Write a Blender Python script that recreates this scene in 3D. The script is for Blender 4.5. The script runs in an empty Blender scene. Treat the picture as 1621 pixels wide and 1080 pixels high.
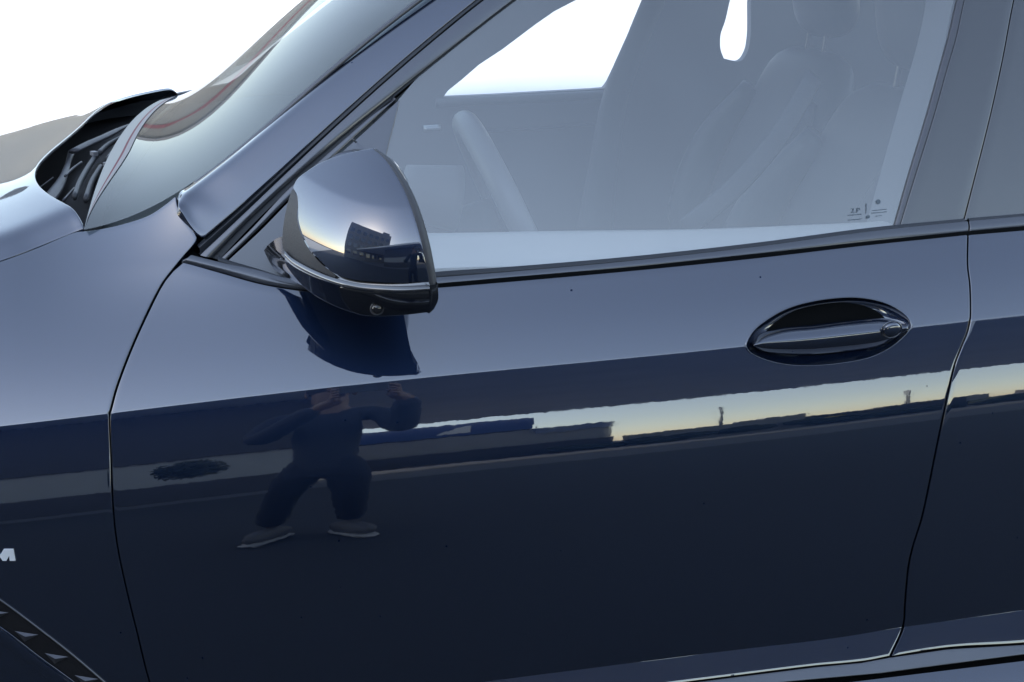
import bpy, bmesh, math, random
import numpy as np
from mathutils import Vector, Matrix
random.seed(7)
R = math.radians
sc = bpy.context.scene
col = sc.collection

# ------------------------------------------------------------------ camera
F, CX, CY = 1930.0, 810.5, 540.0
YAW, PIT = R(9.7), R(18.3)
CAM = np.array([0.0, -1.5, 1.53])
cd = bpy.data.cameras.new('camera'); co = bpy.data.objects.new('camera', cd); col.objects.link(co)
co.location = CAM; co.rotation_euler = (R(90) - PIT, 0, -YAW)
cd.sensor_fit = 'HORIZONTAL'; cd.sensor_width = 36; cd.lens = 36 * F / 1621
cd.clip_start = 0.02; cd.clip_end = 2000
sc.camera = co

# ------------------------------------------------------------------ sky and sun
SUN_EL, SUN_AZ = R(24), R(238)          # azimuth measured clockwise from +Y
w = bpy.data.worlds.new('World'); sc.world = w; w.use_nodes = True
nt = w.node_tree; bg = nt.nodes['Background']
sky = nt.nodes.new('ShaderNodeTexSky'); sky.sky_type = 'NISHITA'; sky.sun_disc = False
sky.sun_elevation = SUN_EL; sky.sun_rotation = SUN_AZ
sky.air_density = 1.0; sky.dust_density = 0.5; sky.ozone_density = 0.4
hs = nt.nodes.new('ShaderNodeHueSaturation'); hs.inputs['Saturation'].default_value = .76
nt.links.new(sky.outputs[0], hs.inputs['Color']); nt.links.new(hs.outputs[0], bg.inputs[0]); bg.inputs[1].default_value = 0.15
sl = bpy.data.lights.new('sun', 'SUN'); sl.energy = 2.0; sl.angle = R(3); sl.color = (1, .95, .88)
so = bpy.data.objects.new('sun', sl); col.objects.link(so)
sd = Vector((math.sin(SUN_AZ) * math.cos(SUN_EL), math.cos(SUN_AZ) * math.cos(SUN_EL), math.sin(SUN_EL)))
so.rotation_euler = sd.to_track_quat('Z', 'Y').to_euler(); so.location = sd * 30
sc.view_settings.view_transform = 'Standard'; sc.view_settings.look = 'None'
sc.view_settings.exposure = 1.8; sc.view_settings.gamma = 1
sc.cycles.max_bounces = 12; sc.cycles.transparent_max_bounces = 16
sc.cycles.use_denoising = True
sc.cycles.sample_clamp_indirect = 10

# ------------------------------------------------------------------ maths
fw = np.array([math.sin(YAW) * math.cos(PIT), math.cos(YAW) * math.cos(PIT), -math.sin(PIT)])
rt = np.array([math.cos(YAW), -math.sin(YAW), 0.0]); upv = np.cross(rt, fw)

def rays(p):
    p = np.asarray(p, float)
    return fw + rt * ((p[..., 0:1] - CX) / F) - upv * ((p[..., 1:2] - CY) / F)

def atY(p, Y):
    d = rays(p); return CAM + d * ((np.asarray(Y, float)[..., None] - CAM[1]) / d[..., 1:2])

def atZ(p, Z):
    d = rays(p); return CAM + d * ((np.asarray(Z, float)[..., None] - CAM[2]) / d[..., 2:3])

def on(p, surf, off=0.0, it=40):
    "points of the surface y = surf(x, z) seen at photograph points p"
    d = rays(p); Y = np.full(d.shape[:-1], 0.1)
    for _ in range(it):
        P = CAM + d * ((Y[..., None] - CAM[1]) / d[..., 1:2])
        Y = 0.55 * Y + 0.45 * (surf(P[..., 0], P[..., 2]) + off)
    return CAM + d * ((Y[..., None] - CAM[1]) / d[..., 1:2])

def sstep(a, b, x):
    t = np.clip((x - a) / (b - a), 0, 1); return t * t * (3 - 2 * t)

def curve(pts, t, smooth=True):
    "points of any dimension, resampled by arc length at parameters t (0..1)"
    P = np.asarray(pts, float)
    if np.isscalar(t): t = np.linspace(0, 1, int(t))
    if smooth and len(P) > 2:
        Q = [P[0]]; n = len(P)
        for i in range(n - 1):
            p0 = P[i - 1] if i > 0 else 2 * P[0] - P[1]
            p3 = P[i + 2] if i + 2 < n else 2 * P[-1] - P[-2]
            p1, p2 = P[i], P[i + 1]
            d0 = max(np.linalg.norm(p1 - p0), 1e-9) ** .5; d1 = max(np.linalg.norm(p2 - p1), 1e-9) ** .5
            d2 = max(np.linalg.norm(p3 - p2), 1e-9) ** .5
            m1 = (p1 - p0) / d0 - (p2 - p0) / (d0 + d1) + (p2 - p1) / d1
            m2 = (p2 - p1) / d1 - (p3 - p1) / (d1 + d2) + (p3 - p2) / d2
            m1 = m1 * d1; m2 = m2 * d1
            for k in range(1, 17):
                s = k / 16
                Q.append((2*s**3-3*s**2+1)*p1 + (s**3-2*s**2+s)*m1 + (-2*s**3+3*s**2)*p2 + (s**3-s**2)*m2)
        P = np.array(Q)
    L = np.r_[0, np.cumsum(np.linalg.norm(np.diff(P, axis=0), axis=1))]; L /= L[-1]
    return np.stack([np.interp(t, L, P[:, k]) for k in range(P.shape[1])], -1)

def coons(top, bot, left, right, tu, tv, sm=(1, 1, 1, 1)):
    "top/bottom run left to right, left/right run top to bottom"
    T = curve(top, tu, sm[0]); B = curve(bot, tu, sm[1]); L = curve(left, tv, sm[2]); Rr = curve(right, tv, sm[3])
    U = np.asarray(tu)[None, :, None]; V = np.asarray(tv)[:, None, None]
    a = (1 - V) * T[None] + V * B[None]; b = (1 - U) * L[:, None] + U * Rr[:, None]
    c = (1 - U) * (1 - V) * T[0] + U * (1 - V) * T[-1] + (1 - U) * V * B[0] + U * V * B[-1]
    return a + b - c

def grade(n, p0=1.0, p1=1.0):
    "n+1 parameters, denser towards the ends when p > 1"
    t = np.linspace(0, 1, n + 1)
    if p0 > 1 and p1 > 1: return 0.5 * (1 - np.cos(np.pi * t)) if p0 < 2.5 else sstep(0, 1, 0.5 * (1 - np.cos(np.pi * t)))
    if p0 > 1: return t ** p0
    if p1 > 1: return 1 - (1 - t) ** p1
    return t

# ------------------------------------------------------------------ materials
MATS = {}
def mat(name, base, rough=.5, metal=0., coat=0., coat_ior=1.5, spec=None, coat_rough=.02, var=0., scale=20., bump=0., bscale=200., emit=None, ior=None):
    m = bpy.data.materials.new(name); m.use_nodes = True; MATS[name] = m
    n = m.node_tree; b = n.nodes['Principled BSDF']
    b.inputs['Base Color'].default_value = (*base, 1); b.inputs['Roughness'].default_value = rough
    b.inputs['Metallic'].default_value = metal; b.inputs['Coat Weight'].default_value = coat
    b.inputs['Coat IOR'].default_value = coat_ior; b.inputs['Coat Roughness'].default_value = coat_rough
    if spec is not None: b.inputs['Specular IOR Level'].default_value = spec
    if ior is not None: b.inputs['IOR'].default_value = ior
    tc = n.nodes.new('ShaderNodeTexCoord')
    if var:
        nz = n.nodes.new('ShaderNodeTexNoise'); nz.inputs['Scale'].default_value = scale; nz.inputs['Detail'].default_value = 6
        n.links.new(tc.outputs['Object'], nz.inputs['Vector'])
        mx = n.nodes.new('ShaderNodeMix'); mx.data_type = 'RGBA'
        mx.inputs[6].default_value = (*[c * (1 - var) for c in base], 1); mx.inputs[7].default_value = (*[min(c * (1 + var), 1) for c in base], 1)
        n.links.new(nz.outputs[0], mx.inputs[0]); n.links.new(mx.outputs[2], b.inputs['Base Color'])
    if bump:
        nz = n.nodes.new('ShaderNodeTexNoise'); nz.inputs['Scale'].default_value = bscale; nz.inputs['Detail'].default_value = 3
        n.links.new(tc.outputs['Object'], nz.inputs['Vector'])
        bp = n.nodes.new('ShaderNodeBump'); bp.inputs['Strength'].default_value = bump; bp.inputs['Distance'].default_value = .001
        n.links.new(nz.outputs[0], bp.inputs['Height']); n.links.new(bp.outputs[0], b.inputs['Normal'])
    return m

def paint_mat(name, base, dust=True):
    "metallic blue paint under clear coat, with fine road dust and a very slight orange peel"
    m = mat(name, base, rough=.42, metal=.85, coat=1, coat_ior=COAT, coat_rough=.012)
    n = m.node_tree; b = n.nodes['Principled BSDF']; tc = [x for x in n.nodes if x.type == 'TEX_COORD'][0]
    # orange peel on the clear coat
    nz = n.nodes.new('ShaderNodeTexNoise'); nz.inputs['Scale'].default_value = 55; nz.inputs['Detail'].default_value = 2
    n.links.new(tc.outputs['Object'], nz.inputs['Vector'])
    bp = n.nodes.new('ShaderNodeBump'); bp.inputs['Strength'].default_value = .05; bp.inputs['Distance'].default_value = .0006
    n.links.new(nz.outputs[0], bp.inputs['Height']); n.links.new(bp.outputs[0], b.inputs['Coat Normal'])
    # dust film: patches of slightly rougher coat, and sparse dirt specks
    nd = n.nodes.new('ShaderNodeTexNoise'); nd.inputs['Scale'].default_value = 9; nd.inputs['Detail'].default_value = 9; nd.inputs['Roughness'].default_value = .7
    n.links.new(tc.outputs['Object'], nd.inputs['Vector'])
    mr = n.nodes.new('ShaderNodeMapRange'); mr.inputs[1].default_value = .45; mr.inputs[2].default_value = .76
    mr.inputs[3].default_value = .012; mr.inputs[4].default_value = .06
    n.links.new(nd.outputs[0], mr.inputs[0]); n.links.new(mr.outputs[0], b.inputs['Coat Roughness'])
    vo = n.nodes.new('ShaderNodeTexVoronoi'); vo.inputs['Scale'].default_value = 26; vo.feature = 'F1'
    wp = n.nodes.new('ShaderNodeTexNoise'); wp.inputs['Scale'].default_value = 300; wp.inputs['Detail'].default_value = 2
    n.links.new(tc.outputs['Object'], wp.inputs['Vector'])
    n.links.new(tc.outputs['Object'], vo.inputs['Vector'])
    ad = n.nodes.new('ShaderNodeMath'); ad.operation = 'MULTIPLY_ADD'; ad.inputs[1].default_value = .05
    n.links.new(wp.outputs[0], ad.inputs[0]); n.links.new(vo.outputs['Distance'], ad.inputs[2])
    th = n.nodes.new('ShaderNodeMath'); th.operation = 'LESS_THAN'; th.inputs[1].default_value = .060
    n.links.new(ad.outputs[0], th.inputs[0])
    # only in dusty areas
    g2 = n.nodes.new('ShaderNodeTexNoise'); g2.inputs['Scale'].default_value = 4
    n.links.new(tc.outputs['Object'], g2.inputs['Vector'])
    g3 = n.nodes.new('ShaderNodeMath'); g3.operation = 'GREATER_THAN'; g3.inputs[1].default_value = .48
    n.links.new(g2.outputs[0], g3.inputs[0])
    ml = n.nodes.new('ShaderNodeMath'); ml.operation = 'MULTIPLY'
    n.links.new(th.outputs[0], ml.inputs[0]); n.links.new(g3.outputs[0], ml.inputs[1])
    iv = n.nodes.new('ShaderNodeMath'); iv.operation = 'SUBTRACT'; iv.inputs[0].default_value = 1
    n.links.new(ml.outputs[0], iv.inputs[1]); n.links.new(iv.outputs[0], b.inputs['Coat Weight'])
    return m

def glass_mat(name, ior, tint, film=0.02, expo=5.0, filmcol=(.5, .55, .6)):
    "thin pane: Fresnel mirror over tinted see-through glass with a light film of dust and painted haze"
    m = bpy.data.materials.new(name); m.use_nodes = True; MATS[name] = m
    n = m.node_tree; n.nodes.clear()
    out = n.nodes.new('ShaderNodeOutputMaterial'); mx = n.nodes.new('ShaderNodeMixShader')
    tr = n.nodes.new('ShaderNodeBsdfTransparent'); tr.inputs[0].default_value = (*tint, 1)
    gl = n.nodes.new('ShaderNodeBsdfGlossy'); gl.inputs['Roughness'].default_value = .01
    # Schlick reflectance, the same from both sides of the pane
    f0 = ((ior - 1) / (ior + 1)) ** 2
    geo = n.nodes.new('ShaderNodeNewGeometry'); dt = n.nodes.new('ShaderNodeVectorMath'); dt.operation = 'DOT_PRODUCT'
    n.links.new(geo.outputs['Incoming'], dt.inputs[0]); n.links.new(geo.outputs['Normal'], dt.inputs[1])
    def mth(op, a, b=None):
        k = n.nodes.new('ShaderNodeMath'); k.operation = op
        for i_, v_ in enumerate((a, b)):
            if v_ is None: continue
            if isinstance(v_, (int, float)): k.inputs[i_].default_value = v_
            else: n.links.new(v_, k.inputs[i_])
        return k.outputs[0]
    c5 = mth('POWER', mth('SUBTRACT', 1.0, mth('ABSOLUTE', dt.outputs['Value'])), expo)
    fr_ = mth('ADD', mth('MULTIPLY', c5, 1 - f0), f0)
    n.links.new(fr_, mx.inputs[0]); n.links.new(tr.outputs[0], mx.inputs[1]); n.links.new(gl.outputs[0], mx.inputs[2])
    df = n.nodes.new('ShaderNodeBsdfDiffuse'); df.inputs[0].default_value = (*filmcol, 1)  # pale film colour carries both dust and painted haze
    tc = n.nodes.new('ShaderNodeTexCoord'); nz = n.nodes.new('ShaderNodeTexNoise'); nz.inputs['Scale'].default_value = 6; nz.inputs['Detail'].default_value = 8
    n.links.new(tc.outputs['Object'], nz.inputs['Vector'])
    mr = n.nodes.new('ShaderNodeMapRange'); mr.inputs[1].default_value = .3; mr.inputs[2].default_value = .8; mr.inputs[3].default_value = film * .5; mr.inputs[4].default_value = film * 1.5
    n.links.new(nz.outputs[0], mr.inputs[0])
    m2 = n.nodes.new('ShaderNodeMixShader'); n.links.new(mr.outputs[0], m2.inputs[0])
    n.links.new(mx.outputs[0], m2.inputs[1]); n.links.new(df.outputs[0], m2.inputs[2])
    n.links.new(m2.outputs[0], out.inputs[0])
    return m

COAT = 2.3
PAINT = paint_mat('blue_metallic_paint', (.003, .013, .043))
BLACKG = mat('gloss_black_trim', (.012, .013, .016), rough=.12, coat=1, coat_ior=1.9, coat_rough=.03)
PILLARG = mat('gloss_pillar_film', (.02, .022, .027), rough=.2, coat=1, coat_ior=1.8, coat_rough=.03)
SATIN = mat('satin_trim', (.10, .10, .11), rough=.32, metal=.7, coat=.5)
MOULD = mat('dark_satin_moulding', (.10, .105, .12), rough=.36, metal=.8, coat=.6, coat_ior=1.8, coat_rough=.12)
RUBBER = mat('black_rubber', (.03, .034, .042), rough=.45, spec=.5, bump=.1)
GAP = mat('dark_shut_line', (.002, .0025, .003), rough=.9, spec=.1)
PLAST = mat('grey_plastic', (.05, .052, .058), rough=.55, bump=.4, bscale=400)
PLAST2 = mat('wiper_plastic', (.06, .06, .068), rough=.5, spec=.3, bump=.3, bscale=300, var=.2)
BADGE = mat('badge_silver', (.85, .86, .87), rough=.35, metal=.15, coat=1)
CLIP = mat('grey_clip', (.16, .16, .17), rough=.5)
COWL = mat('cowl_plastic', (.014, .014, .016), rough=.8, spec=.12, bump=.4, bscale=250, var=.3)
CHROME = mat('chrome', (.75, .75, .76), rough=.12, metal=1)
SILVER = mat('silver_paint', (.5, .52, .54), rough=.3, metal=.6, coat=.6)
LENS = mat('lens_glass', (.01, .01, .012), rough=.05, coat=1)
INDIC = mat('indicator_lens', (.12, .12, .12), rough=.2, metal=.6, coat=1, coat_ior=1.9)
LEATHER = mat('dark_leather', (.05, .055, .065), rough=.5, bump=.5, bscale=300, var=.15)
DASH = mat('dashboard_skin', (.035, .037, .042), rough=.6, bump=.4, bscale=500)
TRIM_IN = mat('inner_trim', (.11, .12, .135), rough=.6)
LINING = mat('roof_lining', (.16, .165, .17), rough=.9)
MIRG = mat('mirror_glass', (.8, .82, .85), rough=.02, metal=1)
SIDEG = glass_mat('side_window_glass', 2.8, (.82, .84, .85), .08)
WINDG = glass_mat('windshield_glass', 1.3, (.45, .5, .5), .09, 6.6)
REARG = glass_mat('privacy_glass', 2.2, (.08, .09, .1), .03)

# ------------------------------------------------------------------ mesh helpers
class MB:
    def __init__(s): s.v = []; s.f = []
    def grid(s, P, flip=False):
        P = np.asarray(P); n, m = P.shape[:2]; b = len(s.v); s.v.extend(P.reshape(-1, 3).tolist())
        for i in range(n - 1):
            for j in range(m - 1):
                a = b + i * m + j; q = (a, a + m, a + m + 1, a + 1)
                s.f.append(q[::-1] if flip else q)
        return s
    def patch(s, P, hem='', d=.014, r=.0012, sign=1):
        "grid with rounded hems on the sides named in hem: t b l r.  sign=1: rows go down, columns go right, seen from outside"
        P = np.asarray(P)
        s.grid(P)
        du = np.gradient(P, axis=1); dv = np.gradient(P, axis=0)
        N = np.cross(dv, du); N /= np.maximum(np.linalg.norm(N, axis=-1, keepdims=True), 1e-12)
        for c in hem:
            if c == 't': E, I, n = P[0], P[1], N[0]
            if c == 'b': E, I, n = P[-1], P[-2], N[-1]
            if c == 'l': E, I, n = P[:, 0], P[:, 1], N[:, 0]
            if c == 'r': E, I, n = P[:, -1], P[:, -2], N[:, -1]
            tg = np.gradient(E, axis=0); o = np.cross(tg, n); o /= np.maximum(np.linalg.norm(o, axis=-1, keepdims=True), 1e-12)
            sg = np.sign(np.sum(o * (E - I), -1, keepdims=True)); sg[sg == 0] = 1; o = o * sg
            rows = [E]
            for a in (22.5, 45, 67.5, 90):
                rows.append(E + o * r * math.sin(R(a)) - n * r * (1 - math.cos(R(a))))
            rows.append(E + o * r - n * d)
            G = np.stack(rows)
            s.grid(G, flip=(c in 'tr'))
        return s
    def box(s, c, d, rot=None):
        c = np.array(c, float); d = np.array(d, float) / 2; b = len(s.v)
        for x in (-1, 1):
            for y in (-1, 1):
                for z in (-1, 1):
                    q = d * (x, y, z)
                    if rot is not None: q = np.array(rot @ Vector(q))
                    s.v.append((c + q).tolist())
        for q in ((0, 1, 3, 2), (4, 6, 7, 5), (0, 4, 5, 1), (2, 3, 7, 6), (0, 2, 6, 4), (1, 5, 7, 3)): s.f.append(tuple(b + i for i in q))
        return s
    def tube(s, pts, rad, n=10, flat=1.0, smooth=True, seg=None, cap=True, up=(0, 0, 1)):
        "round or flattened bar along 3-D points; rad may be a list"
        P = np.asarray(pts, float); k = seg or max(2, (len(P) - 1) * 6 + 1)
        rr = np.atleast_1d(np.asarray(rad, float)); rr = np.interp(np.linspace(0, 1, k), np.linspace(0, 1, len(rr)), rr) if len(rr) > 1 else np.full(k, rr[0])
        P = curve(P, np.linspace(0, 1, k), smooth)
        T = np.gradient(P, axis=0); T /= np.linalg.norm(T, axis=1, keepdims=True)
        A = np.cross(T, np.array(up, float)); A /= np.maximum(np.linalg.norm(A, axis=1, keepdims=True), 1e-9); B = np.cross(A, T)
        b = len(s.v)
        for i in range(k):
            for j in range(n):
                a = 2 * math.pi * j / n
                s.v.append((P[i] + A[i] * rr[i] * math.cos(a) + B[i] * rr[i] * flat * math.sin(a)).tolist())
        for i in range(k - 1):
            for j in range(n):
                s.f.append((b + i * n + j, b + i * n + (j + 1) % n, b + (i + 1) * n + (j + 1) % n, b + (i + 1) * n + j))
        if cap:
            s.f.append(tuple(b + j for j in range(n))[::-1]); s.f.append(tuple(b + (k - 1) * n + j for j in range(n)))
        return s
    def prism(s, poly, vec):
        "flat polygon (3-D points) extruded by vec"
        P = np.asarray(poly, float); n = len(P); b = len(s.v); vec = np.asarray(vec, float)
        s.v.extend(P.tolist()); s.v.extend((P + vec).tolist())
        s.f.append(tuple(range(b, b + n))); s.f.append(tuple(range(b + 2 * n - 1, b + n - 1, -1)))
        for i in range(n): s.f.append((b + i, b + n + i, b + n + (i + 1) % n, b + (i + 1) % n))
        return s
    def ring_plate(s, inner, outer, vec):
        "plate between two closed outlines with the same number of points"
        I = np.asarray(inner, float); O = np.asarray(outer, float); n = len(I); vec = np.asarray(vec, float); b = len(s.v)
        for A in (I, O, I + vec, O + vec): s.v.extend(A.tolist())
        for i in range(n):
            j = (i + 1) % n
            s.f += [(b+i, b+j, b+n+j, b+n+i), (b+2*n+i, b+3*n+i, b+3*n+j, b+2*n+j), (b+i, b+2*n+i, b+2*n+j, b+j), (b+n+i, b+n+j, b+3*n+j, b+3*n+i)]
        return s
    def ellipsoid(s, c, r, n=32, m=20, p=2.0, rot=None):
        b = len(s.v); c = np.array(c, float)
        def sp(v): return math.copysign(abs(v) ** (2 / p), v)
        for i in range(m + 1):
            th = math.pi * i / m - math.pi / 2
            for j in range(n):
                ph = 2 * math.pi * j / n
                q = np.array([r[0] * sp(math.cos(th)) * sp(math.cos(ph)), r[1] * sp(math.cos(th)) * sp(math.sin(ph)), r[2] * sp(math.sin(th))])
                if rot is not None: q = np.array(rot @ Vector(q))
                s.v.append((c + q).tolist())
        for i in range(m):
            for j in range(n):
                s.f.append((b + i * n + j, b + i * n + (j + 1) % n, b + (i + 1) * n + (j + 1) % n, b + (i + 1) * n + j))
        return s
    def build(s, name, m, parent=None, smooth=True, weld=5e-5, sharp=None, recalc=False, **props):
        me = bpy.data.meshes.new(name); me.from_pydata(s.v, [], s.f)
        bm = bmesh.new(); bm.from_mesh(me)
        bmesh.ops.remove_doubles(bm, verts=bm.verts, dist=weld)
        if recalc: bmesh.ops.recalc_face_normals(bm, faces=bm.faces)
        bm.to_mesh(me); bm.free()
        me.materials.append(m)
        if smooth:
            me.shade_smooth()
            if sharp: me.set_sharp_from_angle(angle=R(sharp))
        o = bpy.data.objects.new(name, me); col.objects.link(o)
        if parent is not None: o.parent = parent
        for k, v in props.items(): o[k] = v
        return o

def empty(name, loc=(0, 0, 0), rz=0, **props):
    o = bpy.data.objects.new(name, None); col.objects.link(o); o.location = loc; o.rotation_euler = (0, 0, rz); o.empty_display_size = .2
    for k, v in props.items(): o[k] = v
    return o

# ------------------------------------------------------------------ the car's side surfaces
CREASE = np.array([(-400, 712), (-200, 694), (6, 673.4), (90, 664.5), (171, 655), (293, 640), (336, 633.5), (523, 611), (600, 601.5), (700, 596.5), (900, 577.5),
                   (1120, 553), (1179, 546), (1320, 531.5), (1447, 515.8), (1537, 508), (1621, 499), (1800, 480), (2000, 459)], float)

def base(x): return 0.022 * (x - .45) ** 2

_c = on(CREASE, lambda x, z: base(x))
_cx = np.linspace(-1.2, 1.8, 400)
_cf = np.polynomial.chebyshev.Chebyshev.fit(_c[:, 0], _c[:, 2], 7)
def zc(x):
    return _cf(np.clip(x, _c[0, 0], _c[-1, 0]))

# tilt of the side below and above the crease (tangent of the angle from vertical), integrated into a profile
_h = np.linspace(-.7, .5, 24001)
_deg = np.interp(_h, [-.7, -.45, -.30, -.20, -.16, -.13, -.105, -.07, -.03, 0], [-3, -1, 1.5, 3.2, 5.0, 8.2, 12.0, 15.0, 18.0, 20.0])
_k = np.ones(401) / 401
_deg = np.convolve(np.pad(_deg, 200, mode='edge'), _k, mode='valid')
_low = np.tan(np.radians(_deg))
_s0 = 0.54 + 3.6 * np.clip(_h, 0, 1)
_mix = sstep(-.0018, .0022, _h)
_S = _low * (1 - _mix) + _s0 * _mix
_P = np.concatenate([[0], np.cumsum((_S[1:] + _S[:-1]) / 2 * np.diff(_h))]); _P -= np.interp(0, _h, _P)

def body(x, z):
    h = z - zc(x)
    y = base(x) + np.interp(h, _h, _P)
    k = sstep(.02, .35, -x)                       # towards the bonnet the shoulder rolls over further
    y = y + k * 1.1 * np.clip(h, 0, 1) ** 2
    g = green(x, z)
    wg = (1 - sstep(.10, .38, -x)) * sstep(.04, .16, h)
    d = (y - g) / .03
    sm = np.where(d > 0, g - .03 * np.log1p(np.exp(-np.clip(d, 0, 60))), y - .03 * np.log1p(np.exp(np.clip(d, -60, 0)))) + .006
    return y + wg * (sm + 0.0 - y)

def green(x, z):
    q = np.clip(z, 1.05, 1.6) - 1.08
    return .100 + (z - 1.08) * .325 + .27 * q * np.abs(q) + 0.03 * (x - .45) ** 2

SW_PX = np.array([(-400, 1235), (300, 1130), (700, 1087), (900, 1062), (1150, 1030.6), (1326, 1009.5), (1430, 992.6), (1501, 983), (1621, 965.6), (1900, 930), (2100, 905)], float)
BOT_PX = np.array([(-400, 1290), (300, 1175), (700, 1130), (900, 1103), (1150, 1071), (1291, 1053.5), (1365, 1046.5), (1410, 1038), (1502, 1023.6), (1621, 1016.6), (1900, 985), (2100, 962)], float)
_sw = on(SW_PX, body); _zsw = lambda x: np.interp(x, _sw[:, 0], _sw[:, 2])
SWT = math.tan(R(25))
def lower(x, z):
    "below the swage line the door foot flares outward"
    zs = _zsw(x); y0 = body(x, zs)
    t = zs - z; r = .00002
    return np.where(z > zs, body(x, z), y0 - SWT * np.maximum(t, 0) * (t / (t + r)))

car = empty('car', (0.4, 0.97, 0), label='dark blue metallic SUV seen close up at the driver\'s door, wing mirror and windscreen', category='car')
car_inv = car.location.copy()
def fix_parent(o):  # meshes are written in world coordinates
    pass

PARTS = []
class P_(MB):
    def build(s, name, m, parent=None, **kw):
        pr = parent if parent is not None else car
        o = MB.build(s, name, m, None, **kw)
        o.parent = pr
        # keep world placement: shift mesh by the parent's world offset
        off = Vector((0, 0, 0)); q = pr
        while q is not None: off += q.location; q = q.parent
        o.data.transform(Matrix.Translation(-off))
        return o

# ------------------------------------------------------------------ traced lines (photograph pixels)
SEAM_L = [(288, 417), (272, 431), (258, 449), (232, 500), (207, 556), (185, 615), (175.5, 650), (173.5, 656), (174, 690), (175.5, 721), (179, 803), (185, 860), (200, 933), (216, 998), (236, 1078), (262, 1150)]
SEAM_R = [(1532.5, 373), (1532, 420), (1535.6, 451), (1536.5, 500), (1535.5, 508), (1532, 525), (1522, 550), (1512.5, 574.5), (1504.7, 605), (1495.5, 648.7), (1484.6, 700), (1459.5, 820), (1445.5, 865), (1438.4, 897), (1433, 953), (1429.6, 992.6), (1410, 1038)]
GAPW = 2.5   # half width of a shut line in photograph pixels

def split_at(L, y):
    "split a polyline (running down) at height y"
    L = np.asarray(L, float)
    for i in range(len(L) - 1):
        if L[i][1] <= y <= L[i + 1][1]:
            t = (y - L[i][1]) / (L[i + 1][1] - L[i][1]); m = L[i] + t * (L[i + 1] - L[i])
            return np.vstack([L[:i + 1], m[None]]), np.vstack([m[None], L[i + 1:]])
    raise ValueError

def seg_x(L, x0, x1, n=None):
    "piece of a left-to-right line between two x positions"
    L = np.asarray(L, float)
    d = curve(L, 400)
    y0 = np.interp(x0, d[:, 0], d[:, 1]); y1 = np.interp(x1, d[:, 0], d[:, 1])
    k = (d[:, 0] > x0 + 1) & (d[:, 0] < x1 - 1)
    return np.vstack([[(x0, y0)], d[k][::6], [(x1, y1)]])

def cry(x):
    # pixel height of the crease as it is built
    return np.interp(x, _crx, _cry)
def project(P):
    q = np.asarray(P) - CAM; z = q @ fw
    return np.stack([CX + F * (q @ rt) / z, CY - F * (q @ upv) / z], -1)
_xs = np.linspace(-.95, 1.5, 600); _pp = project(np.stack([_xs, base(_xs), zc(_xs)], -1)); _crx, _cry = _pp[:, 0], _pp[:, 1]
CRL = np.stack([_crx, _cry], -1)

BELT_B = [(288, 417), (300, 420), (349, 434), (408, 450.5), (450, 458.5), (488, 463), (560, 464), (640, 460.5), (692, 457), (800, 448), (1000, 430), (1200, 409.5), (1380, 388.5), (1532.5, 373)]

def down_to_crease(L, right=True):
    "cut a seam polyline where it meets the crease"
    L = np.asarray(L, float); d = curve(L, 800)
    i = int(np.argmin(np.abs(d[:, 1] - cry(d[:, 0]))))
    return d[:i + 1:8] if (i % 8 == 0) else np.vstack([d[:i:8], d[i][None]]), np.vstack([d[i][None], d[i + 8::8]]) if len(d[i + 8::8]) else d[i:]

def cut(L, lineY):
    "split polyline L (running down) where it crosses the left-right line given by a function y(x)"
    d = curve(np.asarray(L, float), 1600); i = int(np.argmin(np.abs(d[:, 1] - lineY(d[:, 0]))))
    a = d[:i + 1]; b = d[i:]
    a = np.vstack([a[:-1:16], a[-1:]]); b = np.vstack([b[:-1:16], b[-1:]])
    return a, b

swy = lambda x: np.interp(x, SW_PX[:, 0], SW_PX[:, 1])
boty = lambda x: np.interp(x, BOT_PX[:, 0], BOT_PX[:, 1])

def shift(L, dx): return np.asarray(L, float) + np.array([dx, 0.0])

# ---- front door skin
fdL_up, rest = cut(shift(SEAM_L, GAPW), cry)
fdL_mid = rest
fdR_up, rest = cut(shift(SEAM_R, -GAPW), cry)
fdR_mid, rest = cut(rest, swy)
fdR_low = np.vstack([rest[:-1], [(rest[-1][0], rest[-1][1])]])
# extend left seam to the swage line
fdL_mid = np.vstack([fdL_mid, [(275, swy(275))]]) if fdL_mid[-1][1] < swy(275) else fdL_mid
xsl = fdL_mid[-1][0]
ELL_T = [(1178.5, 546.5), (1182, 537), (1192, 522), (1215.5, 503.7), (1238, 491), (1263.7, 481.5), (1311.9, 472.2), (1360, 470.4), (1400.7, 478.5), (1428.5, 493), (1441, 506), (1445, 516)]
ELL_B = [(1178.5, 546.5), (1184, 556.5), (1200, 566), (1224.8, 574), (1250, 578.3), (1274.8, 579.6), (1326.7, 576), (1382, 564.8), (1419, 544.4), (1438, 526), (1445, 516)]
XA, XB, XB2 = 1150.0, 1474.0, 1392.0
ELL_T = np.array(ELL_T); ELL_B = np.array(ELL_B)
ELL_T[0][1] = ELL_B[0][1] = cry(1178.5); ELL_T[-1][1] = ELL_B[-1][1] = cry(1445)

def beltB(x0, x1): return seg_x(BELT_B, x0, x1)
def crl(x0, x1): return seg_x(CRL, x0, x1)
door = P_()
tvU = grade(34, 1, 2.6)          # dense towards the crease
tvL = np.r_[grade(60, 2.2)[:-1] * .45, np.linspace(.45, 1, 50)]
def vline(x, ya, yb): return [(x, ya), (x, yb)]
bY = lambda x: float(np.interp(x, *np.array(curve(BELT_B, 400)).T))
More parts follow.
